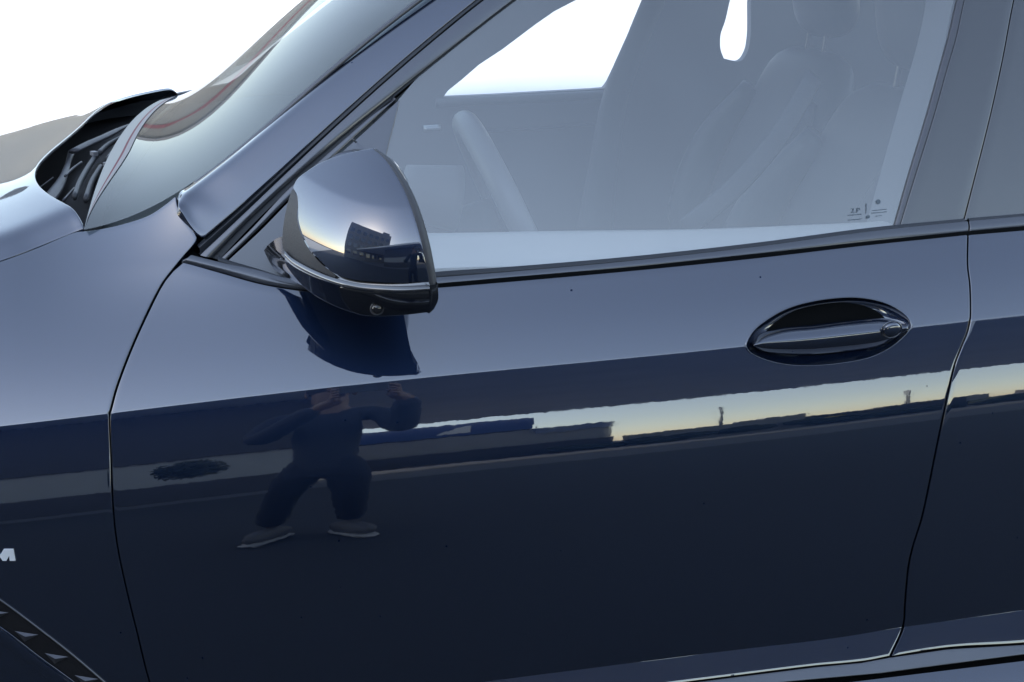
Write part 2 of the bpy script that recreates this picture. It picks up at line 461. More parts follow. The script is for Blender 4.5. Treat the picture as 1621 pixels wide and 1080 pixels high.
# left block
door.patch(on(coons(beltB(BELT_B[0][0] + GAPW, XA), crl(fdL_up[-1][0], XA), fdL_up, vline(XA, bY(XA), cry(XA)), np.linspace(0, 1, 161), tvU), body), 'tl')
door.patch(on(coons(crl(fdL_up[-1][0], XA), seg_x(SW_PX, xsl, XA), fdL_mid, vline(XA, cry(XA), swy(XA)), np.linspace(0, 1, 161), tvL), body), 'l')
# block round the handle
def ell_u(side):
    top = side == 't'; E = ELL_T if top else ELL_B
    a = np.array([(XA, cry(XA)), (E[0][0], E[0][1])]); e = curve(E, 90); b = np.array([(E[-1][0], E[-1][1]), (XB, cry(XB))])
    return curve(a, 9, False), e, curve(b, 9, False)
for side in 'tb':
    a, e, b = ell_u(side)
    inner = np.vstack([a[:-1], e, b[1:]]); n = len(inner); tu = np.linspace(0, 1, n)
    outer = curve(beltB(XA, XB), n) if side == 't' else curve(seg_x(SW_PX, XA, XB2), n)
    tv = tvU if side == 't' else tvL
    V = tv[:, None, None]
    G = (1 - V) * outer[None] + V * inner[None] if side == 't' else (1 - V) * inner[None] + V * outer[None]
    door.patch(on(G, body), 't' if side == 't' else '')
# right block
door.patch(on(coons(beltB(XB, BELT_B[-1][0] - GAPW), crl(XB, fdR_up[-1][0]), vline(XB, bY(XB), cry(XB)), fdR_up, np.linspace(0, 1, 21), tvU), body), 'tr')
door.patch(on(coons(crl(XB, fdR_up[-1][0]), seg_x(SW_PX, XB2, fdR_mid[-1][0]), [(XB, cry(XB)), (XB2, swy(XB2))], fdR_mid, np.linspace(0, 1, 21), tvL), body), 'r')
# foot of the door below the swage line
door.patch(on(coons(seg_x(SW_PX, xsl, fdR_mid[-1][0]), seg_x(BOT_PX, xsl + 12, fdR_low[-1][0]), [(xsl, swy(xsl)), (xsl + 12, boty(xsl + 12))], fdR_low, np.linspace(0, 1, 200), grade(16, 2.0)), lower), 'br', r=.0002)
front_door = door.build('front_door', PAINT, sharp=24)

# ---- handle recess, handle, key cover
EH = np.vstack([curve(ELL_T, 61)[:-1], curve(ELL_B, 61)[::-1][:-1]])
E3 = on(EH, body); ctr = E3.mean(0)
rec = P_(); rows = []
# rounded lip standing 1 mm proud, then the bowl
for s_, dpt in ((1.0, 0.0), (.993, -.0012), (.984, -.0013), (.976, 0.0), (.968, .0022), (.93, .009), (.87, .0165), (.78, .023), (.65, .028), (.5, .031), (.3, .033), (.12, .0335), (.001, .0335)):
    q = ctr + (E3 - ctr) * s_; q[:, 1] += dpt * (.5 if dpt > .001 else 1)
    rows.append(np.vstack([q, q[:1]]))
rec.grid(np.array(rows), flip=True)
rec.build('handle_recess', PAINT, front_door, weld=1e-6)
hb = P_()
HC = [(1193, 546.5), (1203, 543), (1260, 538.5), (1319, 532.6), (1397, 523.5), (1436, 518.5)]   # ridge line of the handle
HT = [(1193, 541), (1204, 530), (1234, 520), (1290, 514), (1345, 507.5), (1401, 504.0), (1438, 513)]
HB = [(1193, 549), (1205, 556), (1260, 561), (1319, 558), (1397, 546), (1437, 523)]
n = 70
c3 = atY(curve(HC, n), -.012); t3 = atY(curve(HT, n), 0.013); b3 = atY(curve(HB, n), 0.0)
for k in range(n):
    pass
secs = []
for k in range(n):
    c, t, b = c3[k], t3[k], b3[k]
    pr = []
    for s_ in np.linspace(0, 1, 9): pr.append(t + (c - t) * s_ + np.array([0, -.0035, .002]) * math.sin(math.pi * s_))
    for s_ in np.linspace(0, 1, 9)[1:]: pr.append(c + (b - c) * s_ + np.array([0, -.004, 0]) * math.sin(math.pi * s_))
    pr.append(b + np.array([0, .008, .004])); pr.append((b + t) / 2 + np.array([0, .012, 0])); pr.append(t + np.array([0, .004, -.002])); pr.append(t)
    secs.append(pr)
hb.grid(np.array(secs).transpose(1, 0, 2))
g = np.array(secs)
for e in (0, -1):
    m_ = g[e].mean(0); hb.grid(np.stack([g[e], np.repeat(m_[None], g.shape[1], 0)]))
hb.build('door_handle', PAINT, front_door, weld=1e-6, recalc=True)
kc = P_(); kcen = atY(np.array([1412.0, 522.0]), -.0145)
kc.ellipsoid(kcen, (.0125, .004, .0105), 40, 16, rot=Matrix.Rotation(R(-8), 3, 'Y'))
kc.build('key_cover', SILVER if False else PAINT, front_door)
kr = P_(); ringp = [kcen + np.array([.0142 * math.cos(a), .001, .0118 * math.sin(a)]) for a in np.linspace(0, 2 * math.pi, 41)]
kr.tube(ringp, .0011, 8, seg=80, cap=False, up=(0, 1, 0)); kr.build('key_cover_rim', PAINT, front_door)

# ---- fender
FT = [(-420, 545), (-200, 478), (5, 413.5), (60, 393), (121, 368), (136, 367), (165, 362.5), (194, 356), (236, 342), (262, 325), (277, 313)]
FR = [(277, 313), (279.5, 327), (292, 350), (308, 371), (310, 378), (286, 408), (268, 430), (254, 449), (228, 500), (203, 556), (181, 615), (171.8, 650), (169.8, 656.5)]
fr_up = np.array(FR, float); fr_up[-1] = (169.8, cry(169.8))
fl_up = [(-420, 545), (-420, cry(-420))]
fen = P_()
fen.patch(on(coons(FT, crl(-420, 169.8), fl_up, fr_up, np.linspace(0, 1, 150), grade(110, 1, 1.8), sm=(1, 1, 0, 1)), body), 'tr')
fr_dn = cut(shift(SEAM_L, -GAPW), cry)[1]; fr_dn[0] = (169.8, cry(169.8))
fr_dn = np.vstack([fr_dn, [(271, swy(271))]])
fen.patch(on(coons(crl(-420, 169.8), seg_x(SW_PX, -400, 271), [(-420, cry(-420)), (-400, swy(-400))], fr_dn, np.linspace(0, 1, 100), tvL), body), 'r')
fender = fen.build('front_fender', PAINT)

# ---- rear door
RX = 1960.0
rdL_up, rest = cut(shift(SEAM_R, GAPW), cry); rdL_mid, rdL_low = cut(rest, swy)
RB = [(1532.5 + GAPW, 373), (1621, 365.8), (1800, 350), (RX, 336)]
rd = P_()
rd.patch(on(coons(RB, crl(rdL_up[-1][0], RX), rdL_up, vline(RX, 336, cry(RX)), np.linspace(0, 1, 60), tvU), body), 'tl')
rd.patch(on(coons(crl(rdL_up[-1][0], RX), seg_x(SW_PX, rdL_mid[-1][0], RX), rdL_mid, vline(RX, cry(RX), swy(RX)), np.linspace(0, 1, 60), tvL), body), 'l')
rd.patch(on(coons(seg_x(SW_PX, rdL_mid[-1][0], RX), seg_x(BOT_PX, rdL_low[-1][0], RX), rdL_low, vline(RX, swy(RX), boty(RX)), np.linspace(0, 1, 60), grade(16, 2.0)), lower), 'bl', r=.0002)
rear_door = rd.build('rear_door', PAINT, sharp=24)

# ---- dark structure seen in the shut lines
sh = P_()
gx = np.linspace(-380, 1950, 120)
def sheet(surf, topf, botf, off, nv=40, x0=-380, x1=1950, nu=120):
    xs = np.linspace(x0, x1, nu); tv = np.linspace(0, 1, nv)
    G = np.stack([np.stack([xs, np.full_like(xs, 0) + (1 - t) * topf(xs) + t * botf(xs)], -1) for t in tv])
    return on(G, surf, off)
topshell = lambda x: np.interp(x, [-420, 5, 121, 236, 290, 349, 488, 692, 1000, 1532, 2000], [552, 420, 376, 350, 385, 431, 458, 448, 423, 366, 326])
sh.grid(sheet(body, topshell, lambda x: boty(x) + 60, .013))
sh.build('inner_panel', GAP)

# ---- sill under the doors
sill = P_()
S1 = lambda x: boty(x) + np.interp(x, [300, 1150, 1389, 1502, 1621, 2000], [3.5, 3.5, 3.5, 5, 5, 5])
S2 = lambda x: np.interp(x, [-400, 700, 1150, 1393, 1621, 2000], [1320, 1153, 1087, 1065, 1035, 990])
S3 = lambda x: np.interp(x, [-400, 700, 1150, 1393, 1621, 2000], [1350, 1172, 1104, 1074.5, 1046.5, 1000])
xs = np.linspace(-380, 1950, 160)
r1 = on(np.stack([xs, S1(xs)], -1), lower, .004); r2 = on(np.stack([xs, S2(xs)], -1), lower, .0); r3 = on(np.stack([xs, S3(xs)], -1), lower, -.004)
strip = P_(); strip.patch(np.stack([r1 + (r2 - r1) * t for t in np.linspace(0, 1, 5)]), 'tb', d=.006, r=.001); strip.build('sill_seal', MOULD)
back = P_(); back.grid(np.stack([r1 + [0, .004, .004], r3 + [0, .012, -.01]])); back.build('sill_gap', GAP)
rows = [r3]
for a, dy, dz in ((0, -.001, -.0006), (1, -.012, -.008), (2, -.03, -.022), (3, -.042, -.036), (4, -.050, -.055), (5, -.052, -.10), (6, -.045, -.15), (7, -.02, -.18)):
    rows.append(r3 + [0, dy, dz])
sill.grid(np.stack(rows)); sill.build('side_sill', PAINT)

# ---- mouldings under the windows
def strip_px(top, bot, surf, off, mt, name, parent, nu=120, bulge=.002, hem='tblr', r=.0015, d=.01, nv=9, **kw):
    t = curve(top, nu); b = curve(bot, nu); tv = np.linspace(0, 1, nv)
    G = np.stack([(1 - v) * t + v * b for v in tv])
    P = on(G, surf, off); P[:, :, 1] -= (np.sin(np.pi * tv) * bulge)[:, None]
    o = P_(); o.patch(P, hem, d=d, r=r); return o.build(name, mt, parent, **kw)

BELT_T = [(303, 404.5), (349, 416), (408, 428.5), (452, 440.5), (500, 445.5), (560, 447), (640, 443.5), (692, 439.8), (800, 431.5), (1000, 413.5), (1200, 391), (1380, 366.8), (1531, 351)]
BELT_M = [(290, 414.5), (349, 430), (408, 446.5), (450, 454.5), (488, 459), (560, 460), (640, 456.5), (692, 452.5), (800, 443.5), (1000, 425), (1200, 404.5), (1380, 382.8), (1531, 368.6)]
def belt_surf(x, z): return np.maximum(green(x, z) - .004, 0) * 0 + green(x, z)
def msurf(x, z): return .5 * (green(x, z) + body(x, z))
strip_px(BELT_T, BELT_M, msurf, -.001, MOULD, 'belt_moulding', front_door, 160)
strip_px([(1536, 350.5), (1621, 343), (1800, 327), (1950, 313)], [(1536, 368), (1621, 360), (1800, 344), (1950, 331)], msurf, -.001, MOULD, 'belt_moulding', rear_door, 60)
# rubber seal between glass and moulding, and below the moulding
strip_px([(345, 406), (360, 412), (408, 426), (452, 439), (500, 441), (560, 441.5), (640, 438), (692, 431), (800, 423.5), (1000, 406.5), (1200, 384.5), (1380, 360.8), (1527, 346.5)],
         [(345, 416), (360, 420), (408, 431), (452, 442), (500, 448), (560, 449), (640, 446), (692, 441), (800, 433), (1000, 415), (1200, 393), (1380, 369), (1527, 353)], msurf, .004, RUBBER, 'window_seal', front_door, 160, hem='t', d=.01)
strip_px([(1533, 346), (1621, 338.5), (1800, 322), (1950, 309)], [(1533, 353), (1621, 345), (1800, 329), (1950, 316)], msurf, .004, RUBBER, 'window_seal', rear_door, 60, hem='t', d=.01)
strip_px([(288, 410)] + [(x, y - 3) for x, y in BELT_M[1:]], [(x, y + 3) for x, y in BELT_B[:1] + BELT_B[2:]], msurf, .007, RUBBER, 'moulding_base', front_door, 160, hem='')

# ---- windscreen pillar and door frame lines
def fair(L, deg=4):
    L = np.asarray(L, float); c = L.mean(0); q = L - c
    u, sv, vt = np.linalg.svd(q, full_matrices=False); a = q @ vt.T
    k = np.polyfit(a[:, 0], a[:, 1], deg); a[:, 1] = np.polyval(k, a[:, 0])
    return a @ vt + c
L1 = np.array([(321, 375), (378.5, 325), (408, 299.5), (437.8, 273), (500, 214.5), (539, 179), (558.5, 160.5), (606, 120), (628, 100.7), (684.4, 53), (720, 23.7), (750, 0), (850, -78), (960, -160)], float)
WT = np.array([(297, 294), (348.9, 261.5), (408, 206.7), (480, 146.7), (506.7, 126), (571.9, 71), (663.7, 0), (760, -76), (860, -150)], float)
L1 = fair(L1); WT = fair(WT)
# pillar: lower edge on the greenhouse surface, upper edge turned inward
low3 = on(L1, green); tp = np.linspace(0, 1, 120)
up_px = np.vstack([[(283, 312.5)], [(287, 302)], WT]); up3 = on(up_px, green, .055); up3[0] = on(np.array([(282.5, 313.5)]), green, .02)[0]; up3[1] = on(np.array([(286, 304)]), green, .035)[0]
left_px = [(282.5, 313.5), (285, 327), (297, 348), (312, 368.5), (321, 375)]
lf3 = on(np.array(left_px, float), green); lf3[0] = up3[0]
def c3(P, t): return curve(P, t)
pil = P_()
nu = 140; tv = np.linspace(0, 1, 25)
T = c3(up3, np.linspace(0, 1, nu)); B = c3(np.vstack([low3]), np.linspace(0, 1, nu)); Lc = c3(lf3, tv)
U = np.linspace(0, 1, nu)[None, :, None]; V = tv[:, None, None]
rgt = T[-1] + (B[-1] - T[-1]) * tv[:, None]
G = (1 - V) * T[None] + V * B[None] + (1 - U) * Lc[:, None] + U * rgt[:, None] - ((1 - U) * (1 - V) * T[0] + U * (1 - V) * T[-1] + (1 - U) * V * B[0] + U * V * B[-1])
nrm = np.array([-.25, -.80, .55])
G = G + nrm * (.009 * np.sin(np.pi * V) * sstep(0, .06, U))
pil.patch(G, 'tbl', d=.012, r=.0022)
pil.build('windscreen_pillar', PAINT)

def line3(px, off): return on(np.array(px, float), green, off)
def band(name, a, b, oa, ob, mt, parent=None, nu=110, bulge=.0, hem='tb', r=.001, d=.01, nv=7):
    A = c3(line3(a, oa), np.linspace(0, 1, nu)); B = c3(line3(b, ob), np.linspace(0, 1, nu)); t = np.linspace(0, 1, nv)[:, None, None]
    G = (1 - t) * A[None] + t * B[None]; G[:, :, 1] -= (np.sin(np.pi * t[:, 0, 0]) * bulge)[:, None]
    return P_().patch(G, hem, d=d, r=r).build(name, mt, parent if parent is not None else front_door)
# from the pillar inwards: groove, dark flange, light flange, weatherstrip, inner flange, seal line
GR_A = [(314, 386), (321, 378), (378.5, 328), (408, 302.5), (500, 217.5), (606, 123), (684.4, 56), (750, 3), (960, -157)]
GR_B = [(316, 393), (324, 385), (381, 335), (411, 309), (503, 224), (609, 129), (687, 61), (753, 8), (963, -152)]
L3 = [(317, 404), (363.7, 362), (427.4, 300), (452.6, 273), (500, 232), (539, 196), (583.7, 155), (640, 104), (700, 54), (768, 0), (975, -150)]
L4 = [(334, 407.5), (386, 355), (400.7, 341.5), (445, 299), (480, 265), (554, 205), (623.7, 150), (665, 113), (720, 69), (752, 43.5), (812, 0), (985, -128)]
L5 = [(346, 411), (396, 362), (412, 345), (452, 303), (490, 268), (554, 212), (623.7, 157), (665, 119.5), (720, 74.5), (752, 49), (818.5, 0), (990, -122)]
L6 = [(361, 413), (410, 367), (462, 315), (508, 271), (542, 240), (585, 200), (628, 158)]
GR_A, GR_B, L3, L4, L5, L6 = [fair(q) for q in (GR_A, GR_B, L3, L4, L5, L6)]
_bt = [(296, 396), (318, 372), (378, 322), (440, 268), (500, 211), (606, 116), (700, 36), (850, -80), (985, -180)]
_bb = [(335, 428), (372, 425), (420, 375), (480, 300), (540, 235), (640, 145), (740, 60), (880, -45), (1000, -125)]
P_().grid(on(coons(_bt, _bb, [(296, 396), (315, 412), (335, 428)], [(985, -180), (1000, -125)], np.linspace(0, 1, 60), np.linspace(0, 1, 8)), green, .024)).build('frame_backing', GAP)
band('roof_frame_gap', GR_A, L3, .016, .016, GAP, hem='')
band('frame_flange', GR_B, L3, .002, .007, RUBBER, hem='tb')
band('frame_moulding', L3, L4, .0, .0, MOULD, bulge=.002, hem='tb')
band('frame_weatherstrip', L4, L5, .006, .006, RUBBER, hem='')
SAILT = [(358, 411), (407, 364), (459, 312), (505, 268), (539, 237.5), (582, 198), (627, 157)]
band('sail_edge', [(348, 411.5), (398, 363), (452, 305), (492, 268), (555, 212.5), (590, 182), (624.5, 157)], SAILT, .003, .003, MOULD, hem='tb', bulge=.001)
# triangular sail panel
sail = P_()
sp_t = [(362, 413.5), (412, 367), (463, 315), (509, 271), (542, 241.5), (585, 203), (631, 160)]
sp_b = [(364, 416), (408, 429), (452, 442), (500, 448), (560, 449), (585, 448)]
sail.patch(on(coons(sp_t, sp_b, [(362, 413.5), (364, 416)], [(631, 160), (624, 190), (610, 247), (598, 330), (590, 400), (585, 448)], np.linspace(0, 1, 60), np.linspace(0, 1, 30)), green, .002), 'tr', d=.008)
sail.build('mirror_sail_panel', MOULD, front_door)

# ---- side window glass
GT = [(597, 330), (610, 247), (620, 205), (631, 161), (665, 122), (720, 76.5), (752, 50.5), (818.5, 1.5), (990, -121), (1200, -230), (1500, -290)]
gl = P_()
gtop = [(631, 158), (665, 119), (720, 74), (752, 48.5), (818.5, -1), (990, -124), (1150, -210), (1380, -270), (1600, -290)]
gbot = [(575, 452), (692, 438), (800, 429), (1000, 411), (1200, 389), (1380, 366), (1418, 360)]
gleft = [(631, 158), (622, 200), (608, 250), (596, 330), (585, 400), (575, 452)]
gright = [(1600, -290), (1560, -150), (1517, 0), (1505, 53.7), (1491, 104), (1470, 180), (1440, 280), (1418, 360)]
gl.grid(on(coons(gtop, gbot, gleft, gright, np.linspace(0, 1, 60), np.linspace(0, 1, 40)), green, .007))
glass = gl.build('side_window', SIDEG, front_door)
# bright-edged rear run channel of the window, then the gloss black pillar panel
def vband(name, a, b, off, mt, parent, hem='lr', bulge=0., nv=50, nu=7, r=.001):
    A = on(curve(a, nv), green, off); B = on(curve(b, nv), green, off); t = np.linspace(0, 1, nu)[None, :, None]
    G = (1 - t) * A[:, None] + t * B[:, None]; G[:, :, 1] -= (np.sin(np.pi * t[0, :, 0]) * bulge)[None]
    return P_().patch(G, hem, r=r, d=.01).build(name, mt, parent)
PA = [(1585, -290), (1552, -150), (1515, 0), (1503, 53.7), (1489, 104), (1468, 180), (1438, 280), (1415.7, 358)]
PB = [(1600, -290), (1567, -150), (1529, 0), (1516, 60), (1502, 108), (1482, 180), (1450, 283), (1427.6, 356)]
PC = [(1672, -290), (1640, -150), (1603, 0), (1586, 90), (1566.5, 180), (1541.5, 280), (1524, 349)]
PD = [(x + 4.5, y) for x, y in PC]
vband('window_channel', [(x + 1.5, y) for x, y in PA], [(x - .5, y) for x, y in PB], .003, SATIN, front_door, bulge=.001)
vband('pillar_panel', PB, PC, .0, PILLARG, front_door, 'lr', r=.0015)
PE = [(x + 420, y - 25) for x, y in PC]
vband('window_surround', PD, PE, .0, PILLARG, rear_door, 'l', nu=30, r=.0015)
bk = P_(); A = on(curve([(x - 8, y) for x, y in PC], 20), green, .012); B = on(curve([(x + 12, y) for x, y in PC], 20), green, .012)
bk.grid(np.stack([A, B], 1)); bk.build('pillar_gap', GAP, rear_door)

# ---- windscreen
WN_PX = np.array([(133, 363), (165, 358), (194, 351), (236, 337), (278, 308), (297, 292), (360, 247), (408, 204.5), (480, 144), (571, 69), (661, 0), (758, -78), (858, -152)], float)
WN_Y = np.array([.205, .20, .197, .195, .20, .206, .222, .232, .246, .264, .284, .308, .334])
WN = atY(WN_PX, WN_Y)
YC = .97
ns, nc = 90, 70
_t = np.linspace(0, 1, ns); _a = np.r_[0, np.cumsum(np.linalg.norm(np.diff(WN, axis=0), axis=1))]; _a /= _a[-1]
_w = np.ones(len(WN)); _w[0] = 4
W1 = np.stack([np.polyval(np.polyfit(_a, WN[:, k], 4 if k != 1 else 2, w=_w), _t) for k in range(3)], -1)
WSB = np.array([(133, 363), (136, 335), (144, 305), (158, 279), (180, 253)], float)
wb = atZ(WSB, np.array([1.152, 1.157, 1.160, 1.163, 1.166]))
def wind(s_idx, u, lift=0.0):
    p = W1[s_idx]; ph = 4 * u * (1 - u); k = s_idx / (ns - 1)
    y = p[1] + u * 2 * (YC - p[1])
    bb = BULGE0 * (1 - k) + BULGE1 * k + .010 * math.sin(math.pi * k); pw = 1 - (1 - ph) ** 1.0
    q = np.array([p[0] - bb * .62 * ph, y, p[2] + bb * .78 * ph])
    return q + lift * np.array([-.5, 0, .86])
BULGE0, BULGE1 = .046, .056
WG = np.array([[wind(i, u) for u in np.linspace(0, 1, nc)] for i in range(ns)])
ws = P_(); ws.grid(WG[::-1]); windshield = ws.build('windscreen', WINDG)
# black printed border is under the glass; bright rubber trim along the near edge
tr = P_(); tr.tube(W1[18:] + np.array([0.004, -.006, -.001]), .0035, 8, seg=120); tr.build('windscreen_trim', SATIN, windshield)

# ---- bonnet
HZ = 1.150
nE = 60
he_px = np.array([(-420, 541), (-200, 474), (5, 410), (60, 389.5), (121, 365), (131, 362)], float)
HE = curve(on(he_px, body), nE)          # near edge at the shut line, front to back
rear_px = np.array([(131, 362), (112, 357), (92, 345), (72, 322), (60, 300), (57, 285), (66, 262), (90, 237), (120, 215)], float)
rz = np.array([HE[-1][2], 1.145, 1.152, 1.157, 1.160, 1.162, 1.165, 1.168, 1.171])
rear3 = atZ(rear_px, rz)
half = rear3[rear3[:, 1] < YC]
far = half[::-1].copy(); far[:, 1] = 2 * YC - far[:, 1]
_v = (half[:, 1] - YC) / (YC - half[0, 1]); _w = np.ones(len(_v)); _w[0] = 6
_co = np.linalg.lstsq(np.stack([_v ** 0, _v ** 2, _v ** 4, _v ** 8], -1) * _w[:, None], half[:, 0] * _w, rcond=None)[0]
def rear_x(y):
    v = (np.asarray(y) - YC) / (YC - half[0, 1]); return _co[0] + _co[1] * v ** 2 + _co[2] * v ** 4 + _co[3] * v ** 8
ymid = np.r_[np.linspace(0, .06, 30)[:-1], np.linspace(.06, .94, 80), np.linspace(.94, 1, 30)[1:]]
bon = []
for i in range(nE):
    e = HE[i]; row = []
    # share of the way to the back
    for t in ymid:
        tt = t
        y = e[1] + tt * 2 * (YC - e[1]); dy = min(y - e[1], 2 * YC - e[1] - y)
        roll = .024 * (1 - math.exp(-(dy / .016) ** 1.3))
        c = 1 - ((y - YC) / (YC - e[1])) ** 2
        ridge = .0005 * math.exp(-((dy - .33) / .05) ** 2)
        z = e[2] + roll + (.004 + .045 * (1 - i / (nE - 1))) * c + ridge
        row.append((e[0], y, z))
    bon.append(row)
bon = np.array(bon)
# stretch columns so that the last row follows the rear edge
for j, t in enumerate(ymid):
    y = bon[-1, j, 1]; dx = rear_x(y) - bon[-1, j, 0]
    k = np.linspace(0, 1, nE) ** 1.0
    x0 = bon[0, j, 0]; x1 = bon[-1, j, 0]
    bon[:, j, 0] = x0 + (bon[:, j, 0] - x0) * (x1 + dx - x0) / (x1 - x0)
hd = P_(); hd.patch(bon.transpose(1, 0, 2)[::-1], 'r', d=.005, r=.0015)
hd.patch(bon.transpose(1, 0, 2)[::-1][-2:], 'b', d=.02, r=.002)
hd.build('bonnet', PAINT, recalc=False)
print('bonnet sil', project(bon[[-1, 40, 20]].reshape(-1, 3))[:, 1].min(), 'ws', project(WG[0])[::10])

# ---- reflected building painted on the windscreen foot, glint painted on the far wiper
def ws_pt(sv, u, lift):
    i = sv * (ns - 1); a = int(min(i, ns - 2)); f_ = i - a
    return wind(a, u, lift) * (1 - f_) + wind(a + 1, u, lift) * f_
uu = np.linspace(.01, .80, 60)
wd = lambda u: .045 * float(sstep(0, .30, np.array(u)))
for nm, a_, b_, mt_ in (('painted_reflection', .0, .60, 'beige'), ('painted_reflection_stripe', .60, .72, 'red'), ('painted_reflection', .72, 1.0, 'pink')):
    m_ = {'beige': mat('painted_reflection_beige', (.36, .36, .33), rough=.7), 'red': mat('painted_reflection_red', (.17, .035, .045), rough=.7), 'pink': mat('painted_reflection_grey', (.32, .30, .29), rough=.7)}[mt_]
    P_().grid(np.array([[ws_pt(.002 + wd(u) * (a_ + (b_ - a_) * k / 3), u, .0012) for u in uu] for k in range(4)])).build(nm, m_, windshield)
GLINT = mat('painted_glint_gold', (.62, .42, .18), rough=.35, metal=.4)  # sun glint on the wiper put into its colour
P_().tube(atZ(np.array([(181, 249), (200, 231), (225, 209), (250, 187), (275, 166), (298, 149)], float), np.array([1.172, 1.176, 1.18, 1.182, 1.184, 1.186])), [.0012, .0035, .004, .0045, .0045, .004], 8).build('far_wiper_glint', GLINT)
# ---- cowl and wipers
cw = P_(); cy = np.linspace(.245, 1.70, 30)
front_e = np.stack([rear_x(cy) - .16, cy, np.full_like(cy, 1.10)], -1)
wbx = np.interp(cy, np.linspace(W1[0][1], 2 * YC - W1[0][1], nc), WG[0][:, 0]); wbz = np.interp(cy, np.linspace(W1[0][1], 2 * YC - W1[0][1], nc), WG[0][:, 2])
back_e = np.stack([wbx + .02, cy, wbz - .012], -1)
mid_e = np.stack([rear_x(cy) + .01, cy, np.full_like(cy, 1.118)], -1)
cw.grid(np.stack([front_e + [0, 0, .0], mid_e, back_e], 1)); cw.build('cowl_panel', COWL, recalc=True)
def zp(px, z): return atZ(np.array(px, float), z)
def wiper(name, arm_low, arm_up, rod, blades, clips):
    a = P_(); a.tube(zp(arm_low[0], arm_low[1]), arm_low[2], 10, flat=.5)
    o = a.build('wiper', PLAST2)
    b = P_(); b.tube(zp(arm_up[0], arm_up[1]), arm_up[2], 10, flat=.5); b.build('wiper_arm', PLAST2, o)
    for px, z, r_ in rod:
        P_().tube(zp(px, z), r_, 8).build('wiper_rod', PLAST2, o)
    for px, z, r_ in blades:
        P_().tube(zp(px, z), r_, 8, flat=1.3).build('wiper_blade', PLAST, o)
    for px, z, s_ in clips:
        c_ = zp([px], z)[0]; P_().box(c_, s_, Matrix.Rotation(R(30), 3, 'Z')).build('wiper_clip', CLIP, o, smooth=False)
wiper('near', ([(62, 330), (80, 312), (98, 285), (108, 258), (114, 240)], 1.145, [.013, .011, .007, .005, .007]),
      ([(116, 240), (140, 228), (165, 217), (200, 200), (240, 187)], 1.160, [.009, .010, .009, .005, .003]),
      [([(103, 279), (114, 268), (129, 257)], 1.158, .0022), ([(60, 299), (72, 290), (84, 281)], 1.135, .0012), ([(100, 318), (118, 298)], 1.15, .002)],
      [([(118, 312), (126, 290), (138, 268), (152, 247)], 1.160, .0042), ([(156, 243), (172, 229), (194, 217)], 1.168, .004),
       ([(136, 316), (146, 288), (160, 265)], 1.158, .0045), ([(170, 252), (182, 238), (196, 226)], 1.166, .0035)],
      [((149, 243), 1.168, (.009, .016, .007)), ((168, 260), 1.166, (.007, .011, .006))])

# ---- wing mirror
MZ0, MX0 = 1.178, .128
def msf(x, z):
    q = ((x - MX0) / .150) ** 2 + ((z - MZ0) / .140) ** 2
    y = -.205 + .115 * q ** 1.15
    # the upper facet falls away behind a crease that fades to the rear
    zcr = np.interp(x, _kx, _kz)
    k = 1 - .75 * sstep(-.02, .13, x)
    t_ = z - zcr
    return y + k * .5 * .5 * (t_ + np.sqrt(t_ * t_ + .0015 ** 2))
_kx = np.linspace(-.06, .16, 60); _kz = np.polyval(np.polyfit([-.04, -.015, .01, .05, .08, .12, .14], [1.286, 1.273, 1.263, 1.252, 1.2485, 1.250, 1.252], 3), _kx)
core = P_(); core.ellipsoid((.066, -.04, 1.222), (.06, .10, .066), 40, 24, p=2.3)
mirror = core.build('side_mirror', BLACKG)
cap = P_()
ct = [(464, 297), (470, 285), (483, 274), (503, 261), (530, 249.5), (560, 241), (590, 235.5)]
cb = [(476, 318), (472, 340), (476, 362), (490, 392), (510, 416), (530, 433), (556, 442), (600, 447), (640, 448), (678, 446)]
cl = [(464, 297), (469, 306), (476, 318)]
cr = [(590, 235.5), (606, 250), (622, 272), (640, 305), (655, 345), (666, 385), (673, 420), (678, 446)]
cap.patch(on(coons(ct, cb, cl, cr, np.linspace(0, 1, 90), np.linspace(0, 1, 90)), msf), 'tr', d=.012, r=.002)
cap.build('mirror_cap', PAINT, mirror)
ia = [(450, 397), (462, 409), (480, 420), (505, 432), (530, 441), (565, 449), (600, 452), (640, 453), (679, 451)]
ib = [(451, 408), (463, 419), (481, 430), (505, 441), (530, 450), (565, 459), (600, 463), (640, 463.5), (681, 460)]
A = on(curve(ia, 100), msf, -.004); B = on(curve(ib, 100), msf, -.004); t = np.linspace(0, 1, 11)[:, None, None]
G = (1 - t) * A[None] + t * B[None]; G[:, :, 1] -= (np.sin(np.pi * t[:, 0, 0]) * .005)[:, None]
P_().patch(G, 'tb', d=.014, r=.001).build('indicator_strip', INDIC, mirror)
ea = [(465, 300), (473, 318), (470, 340), (474, 363), (488, 393), (508, 417), (532, 436)]
eb = [(462, 300), (456, 320), (450, 348), (447, 378), (449, 396), (470, 413), (530, 440)]
P_().patch(on(coons([(462, 300), (465, 300)], [(530, 440), (532, 436)], eb, ea, np.linspace(0, 1, 9), np.linspace(0, 1, 60)), msf, .002), '').build('mirror_front_edge', PLAST, mirror)
def low_s(x, z):
    t_ = np.clip(1.168 - z, 0, 1); return msf(x, np.maximum(z, 1.178)) - .004 + 1.1 * t_ ** 1.25 * 1.6
lt = [(451, 410), (463, 421), (486, 434), (515, 446), (535, 452)]
lb = [(456, 425), (471, 444), (492, 463), (525, 482), (556, 494)]
P_().patch(on(coons(lt, lb, [(451, 410), (452, 418), (456, 425)], [(535, 452), (541, 475), (556, 494)], np.linspace(0, 1, 50), np.linspace(0, 1, 30)), low_s, .0), 'tblr', d=.02, r=.0015).build('lower_housing_front', PAINT, mirror)
